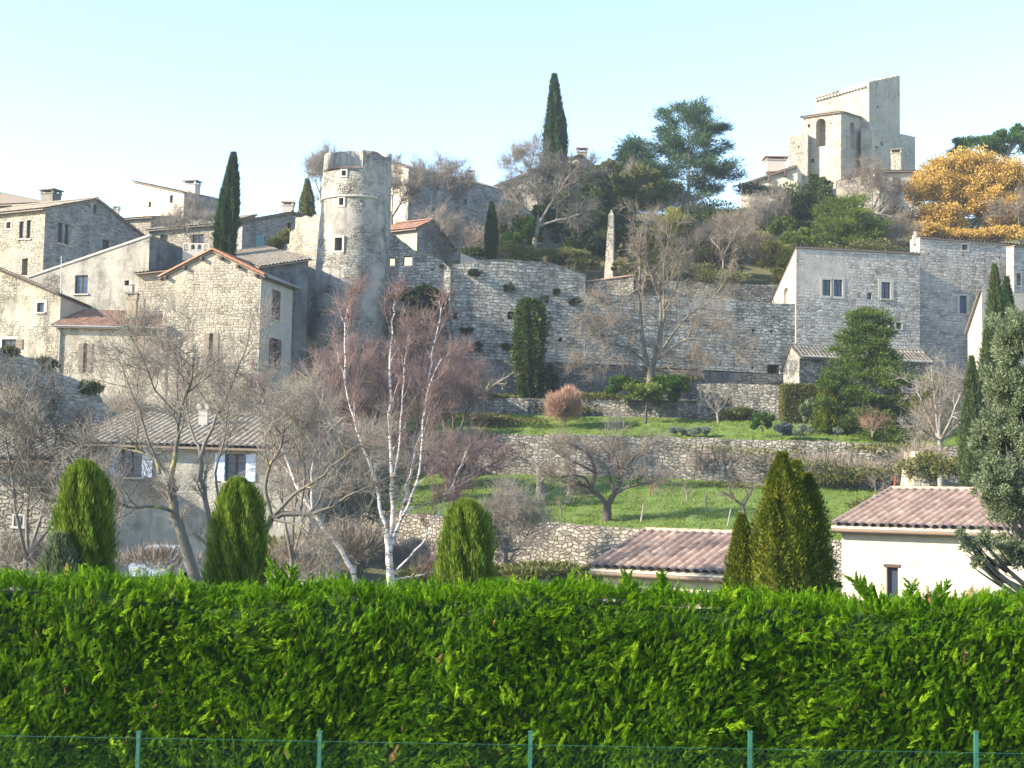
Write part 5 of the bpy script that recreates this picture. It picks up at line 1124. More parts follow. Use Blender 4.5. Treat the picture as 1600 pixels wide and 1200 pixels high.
shr('holm_oak', 'big grey-green leafy tree filling the right edge in front', 'tree', [(1600, 540, 34, 58, 68), (1580, 620, 34, 60, 70), (1572, 700, 34, 62, 70), (1590, 790, 34, 70, 80), (1560, 760, 33.5, 40, 50), (1590, 870, 34, 50, 45), (1620, 660, 34, 60, 100), (1540, 850, 33.4, 12, 26), (1515, 855, 33.2, 14, 20), (1500, 835, 33, 8, 9), (1528, 880, 33.3, 12, 18), (1680, 560, 34.5, 60, 80), (1690, 700, 34.5, 70, 90), (1670, 800, 35, 60, 60)], 165000, .085, .030, 'olive', 71, sub=60, rs=.2, core=.25, trunk=((1665, 1010, 34.8), .10), tmat='grey_bark')
# ================================================================ bare trees
TW = dict(nch=(9, 7, 6, 4), ang=(28, 60), lr=(.4, .7), rmin=.006)
t = Tree(101, wander=.15, upt=.05, nch=(10, 8, 6, 4), lr=(.4, .65), rmin=.0075)
Y = 41
tr = [(308, 960, Y), (303, 905, Y), (295, 865, Y), (272, 805, Y), (267, 747, Y)]
t.limb(tr, .19, .12, n=2, L=2.2)
t.limb([(267, 747, Y), (275, 700, Y), (279, 650, Y - .3), (297, 600, Y - .6), (303, 560, Y - .8)], .085, .02, L=3.)
t.limb([(267, 750, Y), (246, 718, Y + .3), (222, 706, Y + .6), (190, 700, Y + .8), (160, 690, Y + 1)], .07, .015, L=2.6)
t.limb([(272, 800, Y), (240, 789, Y - .5), (205, 795, Y - .9), (150, 770, Y - 1.2), (110, 775, Y - 1.2)], .06, .015, L=2.6)
t.limb([(250, 740, Y), (222, 660, Y + .5), (200, 600, Y + .9), (185, 560, Y + 1)], .05, .012, L=2.6)
t.limb([(300, 880, Y), (285, 820, Y + .6), (258, 770, Y + .9), (215, 750, Y + 1.2), (150, 745, Y + 1.4)], .06, .014, L=2.4)
t.limb([(279, 650, Y - .3), (240, 610, Y - .6), (225, 560, Y - .8), (200, 520, Y - 1)], .035, .01, L=2.2)
t.limb([(110, 700, Y + 1), (60, 655, Y + 1), (10, 640, Y + 1)], .02, .01, L=2.)
t.build('walnut_tree', 'large spreading leafless tree in front of the blue-shuttered house', 'tree', (M['lichen_bark'], M['bark']))
t = Tree(102, wander=.12, upt=.08, nch=(11, 8, 6, 4), lr=(.4, .6), rmin=.0075); Y = 46
t.limb([(330, 960, Y), (326, 890, Y), (328, 820, Y), (316, 760, Y), (313, 715, Y)], .11, .075, n=3, L=2)
t.limb([(313, 715, Y), (325, 680, Y), (345, 640, Y), (362, 600, Y), (385, 550, Y), (392, 500, Y)], .07, .014, L=3)
t.limb([(313, 715, Y), (300, 670, Y + .4), (288, 620, Y + .6), (282, 560, Y + .8), (270, 500, Y + .9)], .055, .012, L=2.8)
t.limb([(345, 790, Y), (335, 740, Y - .4), (350, 690, Y - .5), (356, 640, Y - .6), (360, 590, Y - .6)], .05, .012, L=2.6)
t.build('bare_tree', 'upright leafless tree right of the large spreading one', 'tree', (M['grey_bark'], M['bark']))
t = Tree(103, wander=.16, upt=.08, nch=(10, 7, 6, 4), lr=(.38, .62), rmin=.0065); Y = 37
t.limb([(392, 980, Y), (398, 905, Y), (404, 850, Y), (424, 808, Y)], .17, .10, n=0)
t.limb([(424, 808, Y), (450, 803, Y), (480, 804, Y), (510, 797, Y), (545, 775, Y - .2), (590, 752, Y - .4), (640, 742, Y - .6)], .085, .016, L=2.2, n=10)
t.limb([(424, 806, Y), (412, 760, Y), (424, 722, Y + .2), (440, 700, Y + .3), (445, 668, Y + .3), (468, 655, Y + .3)], .06, .018, L=2.)
t.limb([(428, 804, Y), (456, 774, Y - .2), (495, 750, Y - .3), (528, 722, Y - .4), (555, 695, Y - .5), (598, 698, Y - .6)], .06, .014, L=2.2)
t.limb([(424, 810, Y), (470, 820, Y - .4), (488, 845, Y - .5), (520, 885, Y - .6)], .045, .012, L=1.5)
t.limb([(470, 800, Y), (478, 740, Y + .3), (470, 700, Y + .4), (482, 660, Y + .5), (500, 620, Y + .5)], .04, .01, L=2.)
t.build('bare_tree', 'gnarled lichen-covered tree with long horizontal limbs in front of the birches', 'tree', (M['lichen_bark'], M['bark']))
# birches
t = Tree(104, wander=.10, upt=.10, nch=(10, 7, 5, 3), ang=(20, 45), lr=(.28, .5), rmin=.0065, t0=.3, droop=.05, rk=.4); Y = 44
t.limb([(614, 970, Y), (611, 915, Y), (608, 870, Y), (606, 835, Y)], .13, .11, n=0)
t.limb([(608, 850, Y), (613, 790, Y), (611, 730, Y), (609, 650, Y), (610, 560, Y), (612, 500, Y), (617, 470, Y)], .08, .012, L=3.)
t.limb([(606, 835, Y), (594, 790, Y), (586, 750, Y), (568, 700, Y - .2), (552, 655, Y - .3), (540, 600, Y - .4), (528, 550, Y - .5)], .065, .012, L=2.6)
t.limb([(540, 600, Y - .4), (538, 540, Y - .5), (541, 490, Y - .5), (550, 470, Y - .5)], .035, .008, L=2.)
t.limb([(612, 850, Y), (628, 800, Y + .2), (638, 760, Y + .3), (652, 700, Y + .4), (666, 640, Y + .4), (672, 570, Y + .5), (684, 510, Y + .5), (690, 480, Y + .5)], .065, .012, L=2.8)
t.limb([(614, 840, Y), (640, 790, Y - .3), (655, 740, Y - .4), (660, 680, Y - .5), (664, 620, Y - .5), (690, 560, Y - .6)], .055, .01, L=2.6)
t.limb([(610, 760, Y), (625, 700, Y), (628, 640, Y), (630, 570, Y), (640, 520, Y)], .045, .01, L=2.4)
t.limb([(620, 890, Y), (650, 860, Y), (672, 830, Y), (690, 790, Y), (715, 740, Y), (735, 690, Y)], .04, .01, L=2.2)
t.limb([(612, 905, Y), (640, 902, Y), (668, 896, Y), (690, 885, Y)], .04, .015, L=1.2)
t.limb([(628, 800, Y + .2), (660, 790, Y + .3), (690, 775, Y + .4), (740, 745, Y + .5)], .035, .01, L=2.)
t.build('birch_tree', 'white-barked birch with many upright stems in front', 'tree', (M['birch'], M['purple_twig']))
t = Tree(105, wander=.10, upt=.12, nch=(11, 7, 5, 3), ang=(20, 48), lr=(.26, .45), rmin=.0065, t0=.3, rk=.4); Y = 48
t.limb([(566, 960, Y), (552, 892, Y), (520, 838, Y), (488, 798, Y), (462, 758, Y), (445, 712, Y), (430, 670, Y), (412, 630, Y), (400, 590, Y)], .10, .012, L=3.4)
t.limb([(488, 798, Y), (486, 740, Y), (498, 680, Y), (505, 610, Y)], .04, .01, L=2.)
t.build('birch_tree', 'white-barked birch leaning strongly to the left', 'tree', (M['birch'], M['purple_twig']))
# purple twig crowns
for i, (bx, by, Y, tops, lab) in enumerate([(545, 760, 86, [(500, 570), (530, 545), (560, 550), (590, 575)], 'purple-twigged bare tree below the round tower, left of its group'), (640, 760, 88, [(600, 560), (632, 520), (660, 510), (690, 545)], 'purple-twigged bare tree below the ivy-hung ruined wall'), (705, 745, 92, [(680, 590), (712, 560), (740, 590)], 'purple-twigged bare tree right of its group before the rampart')]):
    t = Tree(110 + i, wander=.12, upt=.03, nch=(14, 10, 6, 5), ang=(20, 55), lr=(.25, .45), rmin=.012, t0=.12, rk=.45)
    t.limb([(bx, by + 40, Y), (bx, by, Y), (bx + 2, by - 40, Y)], .2, .16, n=2, L=3)
    for (x, y) in tops: t.limb([(bx + 2, by - 30, Y), ((bx * .45 + x * .55), by - 90, Y + t.r.uniform(-1, 1)), (x, (y + by - 100) / 2, Y + t.r.uniform(-2, 2)), (x + 4, y, Y + t.r.uniform(-2, 2))], .12, .02, L=6, n=16)
    t.build('purple_tree', lab, 'tree', (M['dark_bark'], M['purple_twig']), group='purple-twigged trees below the tower')
# grey twiggy trees low left and middle
for i, (bx, by, Y, tops, mt, lab) in enumerate([(455, 900, 56, [(430, 640), (470, 620), (500, 660)], 'bark', 'grey twiggy tree behind the leaning birch'), (40, 900, 44, [(0, 600), (50, 620), (95, 640), (130, 690)], 'grey_bark', 'thin leafless tree at the left edge in front of the barn'), (560, 905, 66, [(530, 700), (565, 690), (600, 720)], 'bark', 'grey leafless sapling thicket between the two birches'), (790, 885, 66, [(770, 790), (800, 780), (835, 815)], 'bark', 'low greyish bare shrub at the end of the retaining wall'), (395, 760, 70, [(370, 610), (400, 590), (425, 620)], 'bark', 'slender bare tree below the orange-verged gable house')]):
    t = Tree(120 + i, wander=.14, upt=.04, nch=(14, 10, 7, 5), ang=(25, 60), lr=(.32, .52), rmin=.009, t0=.15)
    t.limb([(bx, by + 60, Y), (bx, by, Y), (bx + 1, by - 30, Y)], .10, .09, n=2, L=2)
    for (x, y) in tops: t.limb([(bx + 1, by - 25, Y), (bx * .6 + x * .4, by * .66 + y * .34, Y + t.r.uniform(-1, 1)), (bx * .25 + x * .75, by * .3 + y * .7, Y + t.r.uniform(-1, 1)), (x, y, Y + t.r.uniform(-1, 1))], .07, .012, L=4, n=12)
    t.build('bare_tree', lab, 'tree', (M['grey_bark'], M[mt]))
# the big spreading tree before the rampart
t = Tree(130, wander=.15, upt=.03, nch=(11, 8, 6, 5), ang=(25, 60), lr=(.3, .5), rmin=.012, t0=.25); Y = 107.2
t.limb([(1016, 640, Y), (1016, 600, Y), (1018, 575, Y)], .36, .30, n=0)
t.limb([(1012, 570, Y), (1002, 515, Y), (1000, 450, Y), (999, 392, Y), (1005, 337, Y)], .18, .03, L=6)
t.limb([(1020, 572, Y), (1028, 530, Y), (1036, 487, Y), (1020, 435, Y + .5), (1010, 395, Y + .7), (1008, 340, Y + .8)], .18, .03, L=6)
t.limb([(1022, 570, Y), (1034, 520, Y), (1038, 480, Y), (1036, 420, Y - .5), (1042, 390, Y - .6), (1050, 350, Y - .8)], .15, .03, L=6)
t.limb([(1026, 560, Y), (1055, 515, Y - .8), (1075, 492, Y - 1.2), (1112, 472, Y - 1.8), (1142, 425, Y - 2)], .12, .03, L=6)
t.limb([(1026, 562, Y), (1060, 535, Y - 1), (1085, 526, Y - 1.4), (1125, 537, Y - 1.8), (1162, 545, Y - 2)], .11, .03, L=6, n=12)
t.limb([(1014, 572, Y), (987, 545, Y - .8), (962, 537, Y - 1.4), (930, 556, Y - 2), (900, 566, Y - 2.2)], .11, .03, L=6, n=12)
t.limb([(1022, 576, Y), (1055, 571, Y - 1), (1087, 561, Y - 1.6)], .10, .03, L=5)
t.limb([(1002, 515, Y), (975, 520, Y - .6), (948, 528, Y - 1.2), (915, 500, Y - 1.6)], .10, .025, L=6, n=12)
t.limb([(1038, 480, Y), (1058, 450, Y + .6), (1064, 410, Y + .8), (1075, 380, Y + .9)], .09, .025, L=5)
t.limb([(1000, 450, Y), (970, 470, Y - .6), (935, 480, Y - 1)], .08, .02, L=6, n=12)
t.build('bare_tree', 'great spreading leafless tree in front of the rampart', 'tree', (M['lichen_bark'], M['brown_twig']))
# orchard trees
t = Tree(131, wander=.2, upt=.03, nch=(11, 9, 6), ang=(30, 70), lr=(.3, .5), rmin=.011, t0=.2); Y = 79.5
t.limb([(948, 824, Y), (948, 806, Y), (949, 790, Y)], .30, .25, n=0)
t.limb([(949, 792, Y), (938, 776, Y), (925, 765, Y), (912, 758, Y), (898, 756, Y)], .16, .05, L=2.6)
t.limb([(925, 765, Y), (915, 745, Y - .5), (890, 742, Y - .8), (868, 748, Y - 1), (855, 740, Y - 1)], .08, .02, L=2.6, n=14)
t.limb([(949, 792, Y), (960, 770, Y), (970, 750, Y), (980, 725, Y), (1000, 705, Y), (1030, 688, Y)], .18, .03, L=2.8, n=16)
t.limb([(960, 772, Y), (985, 760, Y - .5), (1015, 752, Y - .8), (1050, 752, Y - 1)], .09, .02, L=2.6, n=14)
t.limb([(925, 765, Y), (932, 735, Y), (920, 710, Y + .4), (900, 695, Y + .6), (870, 690, Y + .7)], .09, .02, L=2.6, n=16)
t.limb([(960, 770, Y), (950, 735, Y + .5), (952, 710, Y + .7), (960, 685, Y + .8)], .09, .02, L=2.6, n=16)
t.limb([(932, 740, Y), (905, 725, Y - .5), (880, 715, Y - .7), (862, 700, Y - .8)], .07, .02, L=2.4, n=14)
t.build('fruit_tree', 'large spreading leafless fruit tree with forked trunk on the orchard lawn', 'tree', (M['dark_bark'], M['brown_twig']))
t = Tree(132, wander=.2, upt=.04, nch=(11, 9, 6), ang=(30, 65), lr=(.3, .5), rmin=.011, t0=.2); Y = 84
t.limb([(708, 812, Y), (710, 790, Y), (712, 765, Y)], .26, .22, n=0)
for q in ([(712, 765), (700, 745), (685, 725), (660, 705)], [(712, 765), (722, 735), (735, 710), (765, 695)], [(712, 770), (712, 735), (705, 710), (700, 690)], [(712, 760), (740, 740), (770, 725), (790, 715)]): t.limb([(x, y, Y + t.r.uniform(-.8, .8)) for x, y in q], .12, .02, L=2.8, n=18)
t.build('fruit_tree', 'dark leafless fruit tree at the left end of the orchard lawn', 'tree', (M['dark_bark'], M['purple_twig']))
def small_tree(seed, pts, r0, label, Y, n=6, L=1.2, mt=('grey_bark', 'brown_twig'), nch=(6, 5, 3), name='fruit_tree', extra=()):
    t = Tree(seed, wander=.2, upt=.05, nch=nch, ang=(25, 60), lr=(.35, .6), rmin=.010, t0=.35)
    t.limb([(x, y, Y) for x, y in pts], r0, r0 * .5, n=n, L=L)
    for q in extra: t.limb([(x, y, Y) for x, y in q], r0 * .5, .012, n=n, L=L)
    return t.build(name, label, 'tree', (M[mt[0]], M[mt[1]]))
small_tree(140, [(846, 773), (844, 752), (842, 728)], .33, 'thick cut-back trunk left of the forked fruit tree', 87, 5, 2., extra=([(842, 730), (830, 722), (815, 722), (806, 700)],))
small_tree(141, [(888, 786), (890, 765), (893, 748)], .20, 'shorter thick trunk just behind the forked fruit tree', 85, 5, 1.6)
small_tree(142, [(1164, 806), (1160, 790), (1145, 778), (1128, 768)], .10, 'crooked low fruit tree left of the small golden thuja', 78, 7, 1.6, ('dark_bark', 'brown_twig'), extra=([(1162, 795), (1170, 775), (1160, 755), (1150, 742)], [(1160, 790), (1175, 770), (1178, 750)]))
small_tree(143, [(1074, 783), (1074, 773), (1070, 762)], .08, 'tiny pruned tree in the middle of the orchard lawn', 85, 5, 1.)
small_tree(144, [(876, 806), (876, 795), (875, 784)], .05, 'young sapling left of the forked fruit tree trunk', 81, 5, .8)
small_tree(145, [(1002, 815), (1004, 800), (1006, 786)], .07, 'pale young trunk right of the forked fruit tree', 79, 3, 1., ('pale_bark', 'brown_twig'))
small_tree(146, [(758, 652), (756, 625), (762, 608), (780, 598), (800, 585)], .22, 'leaning lichen-covered tree before the low garden wall', 103.5, 9, 2.6, ('lichen_bark', 'brown_twig'), extra=([(758, 615), (750, 600), (752, 575)],))
small_tree(147, [(1122, 660), (1121, 645), (1119, 632)], .10, 'small pale bare tree against the rough garden wall', 101.8, 9, 2.2, ('pale_bark', 'bark'), extra=([(1121, 648), (1108, 632), (1100, 618)], [(1121, 646), (1134, 630), (1140, 612)]))
small_tree(148, [(1363, 684), (1363, 668)], .06, 'small reddish bare shrub on the terrace edge before the cedar', 93.5, 10, 1.6, ('brown_twig', 'rust_twig'), name='bare_shrub', extra=([(1363, 680), (1352, 660)], [(1363, 680), (1374, 658)], [(1363, 678), (1364, 652)]))
small_tree(149, [(962, 678), (962, 668)], .05, 'small pale bare shrub right of the round brown bush', 96.5, 8, 1.2, ('pale_bark', 'pale_bark'), name='bare_shrub', extra=([(962, 676), (954, 655)], [(962, 676), (972, 656)], [(962, 674), (963, 652)]))
small_tree(150, [(1397, 768), (1398, 755), (1400, 745)], .09, 'dark vine stump against the upper terrace wall at right', 88, 6, 1.2, ('rust', 'brown_twig'), name='vine')
small_tree(151, [(1368, 778), (1368, 758)], .05, 'thin sapling just left of the villa roof ridge', 80, 7, 1.6)
small_tree(154, [(1115, 740), (1118, 715), (1112, 700)], .06, 'dark climbing vine on the upper terrace wall', 95.0, 10, 1.8, ('dark_bark', 'brown_twig'), name='vine', extra=([(1117, 735), (1140, 715), (1165, 712)], [(1117, 735), (1095, 720), (1085, 705)]))
for i, (x, y0, y1, Y, lab) in enumerate([(1103, 803, 768, 81, 'pale wooden stake on the orchard lawn left of the crooked tree'), (1137, 822, 795, 76, 'leaning pale stake nearest the villa roof'), (1016, 775, 745, 88, 'thin rusty stake right of the forked fruit tree')]):
    tag(tubes_obj('stake', [(np.array([P(x, y0, Y), P(x + 1 + 4 * (i == 1), y1, Y)]), [.045, .04])], M['pale_bark' if i < 2 else 'rust'], None, 6), lab, 'stake')
# pale trees high on the slope
def crown_tree(seed, base, tops, Y, r0, label, mats, rmin=.014, nch=(10, 8, 6, 3), L=5, n=12, up=.04, lr=(.3, .5)):
    t = Tree(seed, wander=.15, upt=up, nch=nch, ang=(25, 58), lr=lr, rmin=rmin, t0=.2); bx, by, fx, fy = base
    t.limb([(bx, by, Y), ((bx + fx) / 2, (by + fy) / 2, Y), (fx, fy, Y)], r0, r0 * .75, n=1, L=L * .5)
    for (x, y) in tops: t.limb([(fx, fy + 2, Y), (fx * .6 + x * .4 + t.r.uniform(-4, 4), fy * .6 + y * .4, Y + t.r.uniform(-1, 1)), (x * .8 + fx * .2, y * .75 + fy * .25, Y + t.r.uniform(-2, 2)), (x, y, Y + t.r.uniform(-2, 2))], r0 * .5, .02, L=L, n=n)
    return t.build('bare_tree', label, 'tree', (M[mats[0]], M[mats[1]]))
crown_tree(160, (830, 408, 840, 352), [(800, 300), (835, 270), (860, 245), (890, 270), (930, 265), (905, 335), (790, 345)], 124, .28, 'pale leafless tree in front of the tallest cypress', ('pale_bark', 'grey_bark'), n=14, L=6)
crown_tree(161, (612, 380, 612, 340), [(600, 280), (620, 262), (640, 290), (652, 275)], 127, .16, 'bare tree right behind the round tower', ('grey_bark', 'bark'))
crown_tree(162, (690, 380, 692, 330), [(665, 270), (690, 262), (712, 270), (725, 280)], 128, .14, 'bare tree before the long shaded skyline house', ('grey_bark', 'bark'))
crown_tree(163, (502, 330, 500, 300), [(488, 270), (502, 252), (512, 250)], 130, .12, 'faint bare tree peeping out left of the tower top', ('bark', 'bark'))
crown_tree(164, (822, 300, 820, 275), [(800, 250), (820, 238), (838, 232)], 150, .14, 'fine-twigged bare tree on the skyline left of the tallest cypress', ('bark', 'bark'))
crown_tree(165, (1364, 395, 1362, 330), [(1335, 280), (1358, 262), (1385, 275), (1405, 300), (1338, 340), (1395, 340)], 138, .24, 'pale leafless tree between the evergreen oak and the orange tree', ('pale_bark', 'brown_twig'), n=13)
crown_tree(166, (1205, 400, 1203, 370), [(1180, 322), (1200, 308), (1222, 320), (1165, 345)], 136, .14, 'grey bare tree below the cream house near the church', ('pale_bark', 'bark'))
crown_tree(167, (300, 385, 298, 370), [(275, 335), (300, 318), (325, 330), (260, 350)], 115, .08, 'faint bare tree before the long low roof', ('pale_bark', 'bark'), rmin=.01, L=3)
crown_tree(168, (1470, 760, 1468, 690), [(1430, 600), (1455, 570), (1480, 575), (1505, 600), (1430, 660), (1520, 640)], 87, .20, 'silvery bare tree right of the cedar', ('pale_bark', 'pale_bark'), rmin=.012, n=8, L=4, nch=(6, 5, 4, 3))
crown_tree(169, (990, 352, 988, 330), [(970, 290), (990, 270), (1000, 300)], 139, .10, 'thin bare tree among evergreens left of the big pine', ('pale_bark', 'bark'), L=4)
crown_tree(170, (1130, 420, 1130, 400), [(1105, 365), (1130, 350), (1155, 352), (1175, 375)], 126, .12, 'brown bare thicket above the second terrace wall', ('bark', 'brown_twig'), L=4)
crown_tree(171, (690, 420, 690, 400), [(660, 360), (690, 340), (715, 355), (735, 375)], 124, .12, 'low bare tree behind the small pale-walled house', ('bark', 'bark'), L=5)
crown_tree(172, (1600, 420, 1598, 380), [(1560, 330), (1590, 310), (1620, 330)], 137, .14, 'brownish bare tree beneath the orange tree at the right edge', ('bark', 'brown_twig'), L=5)
m = MB(); q0 = P(1427, 766, 82); q1 = P(1456, 768, 82); qt = P(1434, 705, 82.5); w = q1[0] - q0[0]
m.hexa([(q0[0], 82, q0[2] - .3), (q1[0], 82, q0[2] - .3), (q1[0], 85, q0[2] - .3), (q0[0], 85, q0[2] - .3)], [(qt[0] - .2, 82.4, qt[2]), (qt[0] + .25, 82.4, qt[2]), (qt[0] + .3, 84.6, qt[2]), (qt[0] - .2, 84.6, qt[2])]); tag(m.build('buttress', M['church_stone']), 'pale pointed masonry buttress at the right end of the upper terrace wall', 'buttress')

# ================================================================ undergrowth that nobody could count
def scatter_blobs(name, spots, mat, L, Wd, seed, up=.5, kind='stuff'):
    r = np.random.default_rng(seed); C = []; D = []
    for (x, y, Y, rx, ry, n) in spots:
        s_ = Y / F_PX; c = P(x, y, Y); k = 7
        for i in range(k):
            cc = c + r.normal(0, .45, 3) * np.array([rx, (rx + ry) / 2, ry]) * s_; m = n // k
            q = r.normal(size=(m, 3)); q /= np.linalg.norm(q, axis=1, keepdims=True); q *= r.random((m, 1)) ** .4
            C.append(cc + q * np.array([rx, (rx + ry) / 2, ry]) * s_ * .6); D.append(q + r.normal(0, .4, (m, 3)) + np.array([0, 0, up]))
    C = np.concatenate(C); D = np.concatenate(D); n = len(C); V, Fq = leaf_np(C, D, L * r.uniform(.6, 1.4, n), Wd * r.uniform(.7, 1.3, n), r)
    return tag(link(name, np_mesh(name, V, Fq), None, M[mat]), kind=kind)
scatter_blobs('undergrowth', [(470, 690, 78, 50, 30, 3500), (530, 700, 80, 40, 30, 3500), (600, 690, 84, 50, 26, 3000), (690, 690, 90, 50, 20, 3000), (450, 780, 68, 50, 50, 4000), (540, 850, 62, 60, 30, 4000), (620, 720, 88, 40, 18, 2000), (500, 630, 92, 40, 30, 3000), (410, 700, 72, 30, 30, 2500), (760, 845, 68, 40, 30, 2500), (470, 880, 58, 60, 26, 3000), (30, 870, 50, 60, 20, 2500), (620, 870, 66, 50, 20, 2000), (1440, 720, 84, 30, 24, 2000), (1470, 640, 88, 40, 50, 3500), (1300, 725, 92.6, 70, 14, 1500), (1400, 728, 91.3, 40, 14, 1200), (1180, 722, 93.8, 50, 12, 900), (1090, 730, 95, 20, 14, 500), (1160, 400, 128, 60, 24, 2500), (1060, 330, 140, 50, 16, 2000), (745, 380, 122, 40, 20, 2500), (200, 640, 88, 60, 24, 3500), (300, 640, 88, 50, 24, 3500), (380, 620, 90, 40, 24, 2500), (520, 560, 104, 20, 30, 2500), (1400, 365, 134, 30, 22, 2000), (250, 880, 50, 50, 14, 1500)], 'brown_twig', .55, .02, 201, 1.)
scatter_blobs('ground_cover', [(440, 860, 60, 60, 22, 3000), (540, 800, 72, 40, 30, 3000), (560, 760, 80, 40, 20, 3000), (850, 893, 62, 90, 8, 5000), (960, 896, 60, 60, 7, 3000), (700, 895, 60, 60, 10, 3000), (1110, 430, 125, 50, 14, 3000), (1000, 440, 121, 20, 10, 1500), (1190, 350, 140, 50, 20, 3000), (480, 610, 95, 30, 20, 2500), (560, 650, 92, 50, 30, 3000), (680, 640, 98, 50, 22, 3000), (1470, 730, 82, 40, 20, 3000), (1450, 610, 92, 20, 30, 2500), (430, 385, 117, 14, 10, 1500), (445, 375, 117, 8, 14, 1200), (1340, 392, 131, 60, 10, 2500), (1280, 392, 130, 40, 10, 2500), (800, 395, 121, 40, 10, 2500), (760, 655, 101, 60, 6, 2500), (900, 642, 104.6, 60, 5, 2000), (1150, 645, 102.8, 30, 8, 2000), (1150, 762, 93, 80, 6, 2500), (1360, 790, 80, 60, 10, 2500), (1330, 752, 92.6, 70, 10, 2500), (1440, 385, 136, 60, 10, 2000), (1330, 735, 92.3, 90, 12, 1500), (1200, 705, 93.8, 90, 8, 500), (1380, 705, 92.2, 60, 8, 600), (930, 622, 105.4, 60, 5, 2000), (780, 622, 105.8, 50, 5, 2000), (1050, 592, 107, 40, 5, 1500)], 'dull_bush', .22, .10, 202)
scatter_blobs('shrub_cover', [(1680, 640, 100, 60, 40, 3000), (1760, 600, 112, 70, 40, 3000), (1720, 420, 140, 80, 40, 4000), (1850, 500, 130, 80, 60, 4000), (1720, 720, 88, 60, 30, 2500), (-80, 600, 90, 60, 60, 3000), (20, 552, 73.3, 16, 4, 900), (70, 570, 75, 20, 5, 1200), (140, 606, 77.2, 14, 7, 1400), (930, 380, 128, 40, 26, 5000), (1090, 360, 136, 60, 26, 5000), (1180, 330, 142, 40, 14, 3000), (960, 340, 134, 50, 34, 6000), (1130, 400, 129, 50, 22, 4000), (740, 395, 121, 30, 8, 1500), (870, 310, 136, 30, 22, 4000), (1020, 310, 142, 40, 20, 4000), (1300, 380, 133, 50, 12, 3000), (1230, 335, 139, 50, 26, 7000), (1340, 360, 135, 40, 22, 5000), (1100, 330, 146, 50, 12, 4000), (1190, 300, 150, 40, 12, 3000), (780, 350, 128, 30, 22, 3500), (1400, 350, 140, 30, 26, 3500), (1050, 300, 146, 36, 16, 4000), (950, 300, 140, 40, 20, 4000)], 'oak', .26, .12, 203)
def grass_on(name, lo, hi, n, seed, L=.13, col='grass_blade'):
    r = np.random.default_rng(seed); a = np.array(lo); b = np.array(hi); x = r.uniform(max(a[0, 0], b[0, 0]), min(a[-1, 0], b[-1, 0]), n); t = r.random(n); C = []
    for xi, ti in zip(x, t):
        l = P(xi, np.interp(xi, a[:, 0], a[:, 1]), np.interp(xi, a[:, 0], a[:, -1])); h = P(xi, np.interp(xi, b[:, 0], b[:, 1]), np.interp(xi, b[:, 0], b[:, -1])); C.append(l * (1 - ti) + h * ti)
    C = np.array(C); D = r.normal(0, .5, (n, 3)) + np.array([0, 0, 1.]); V, Fq = leaf_np(C - (0, 0, .03), D, L * r.uniform(.5, 1.6, n), .05, r); return tag(link(name, np_mesh(name, V, Fq), None, M[col]), kind='stuff')
grass_on('grass', [(a, b + 3, y) for a, b, c, y in LOW], [(380, 730, 104)] + [(a, c - 1, y) for a, b, c, y in UPP], 60000, 210)
grass_on('grass', [(a, b + 3, y) for a, b, c, y in UPP], [(a, b, y) for a, b, c, y in GAR], 26000, 211)

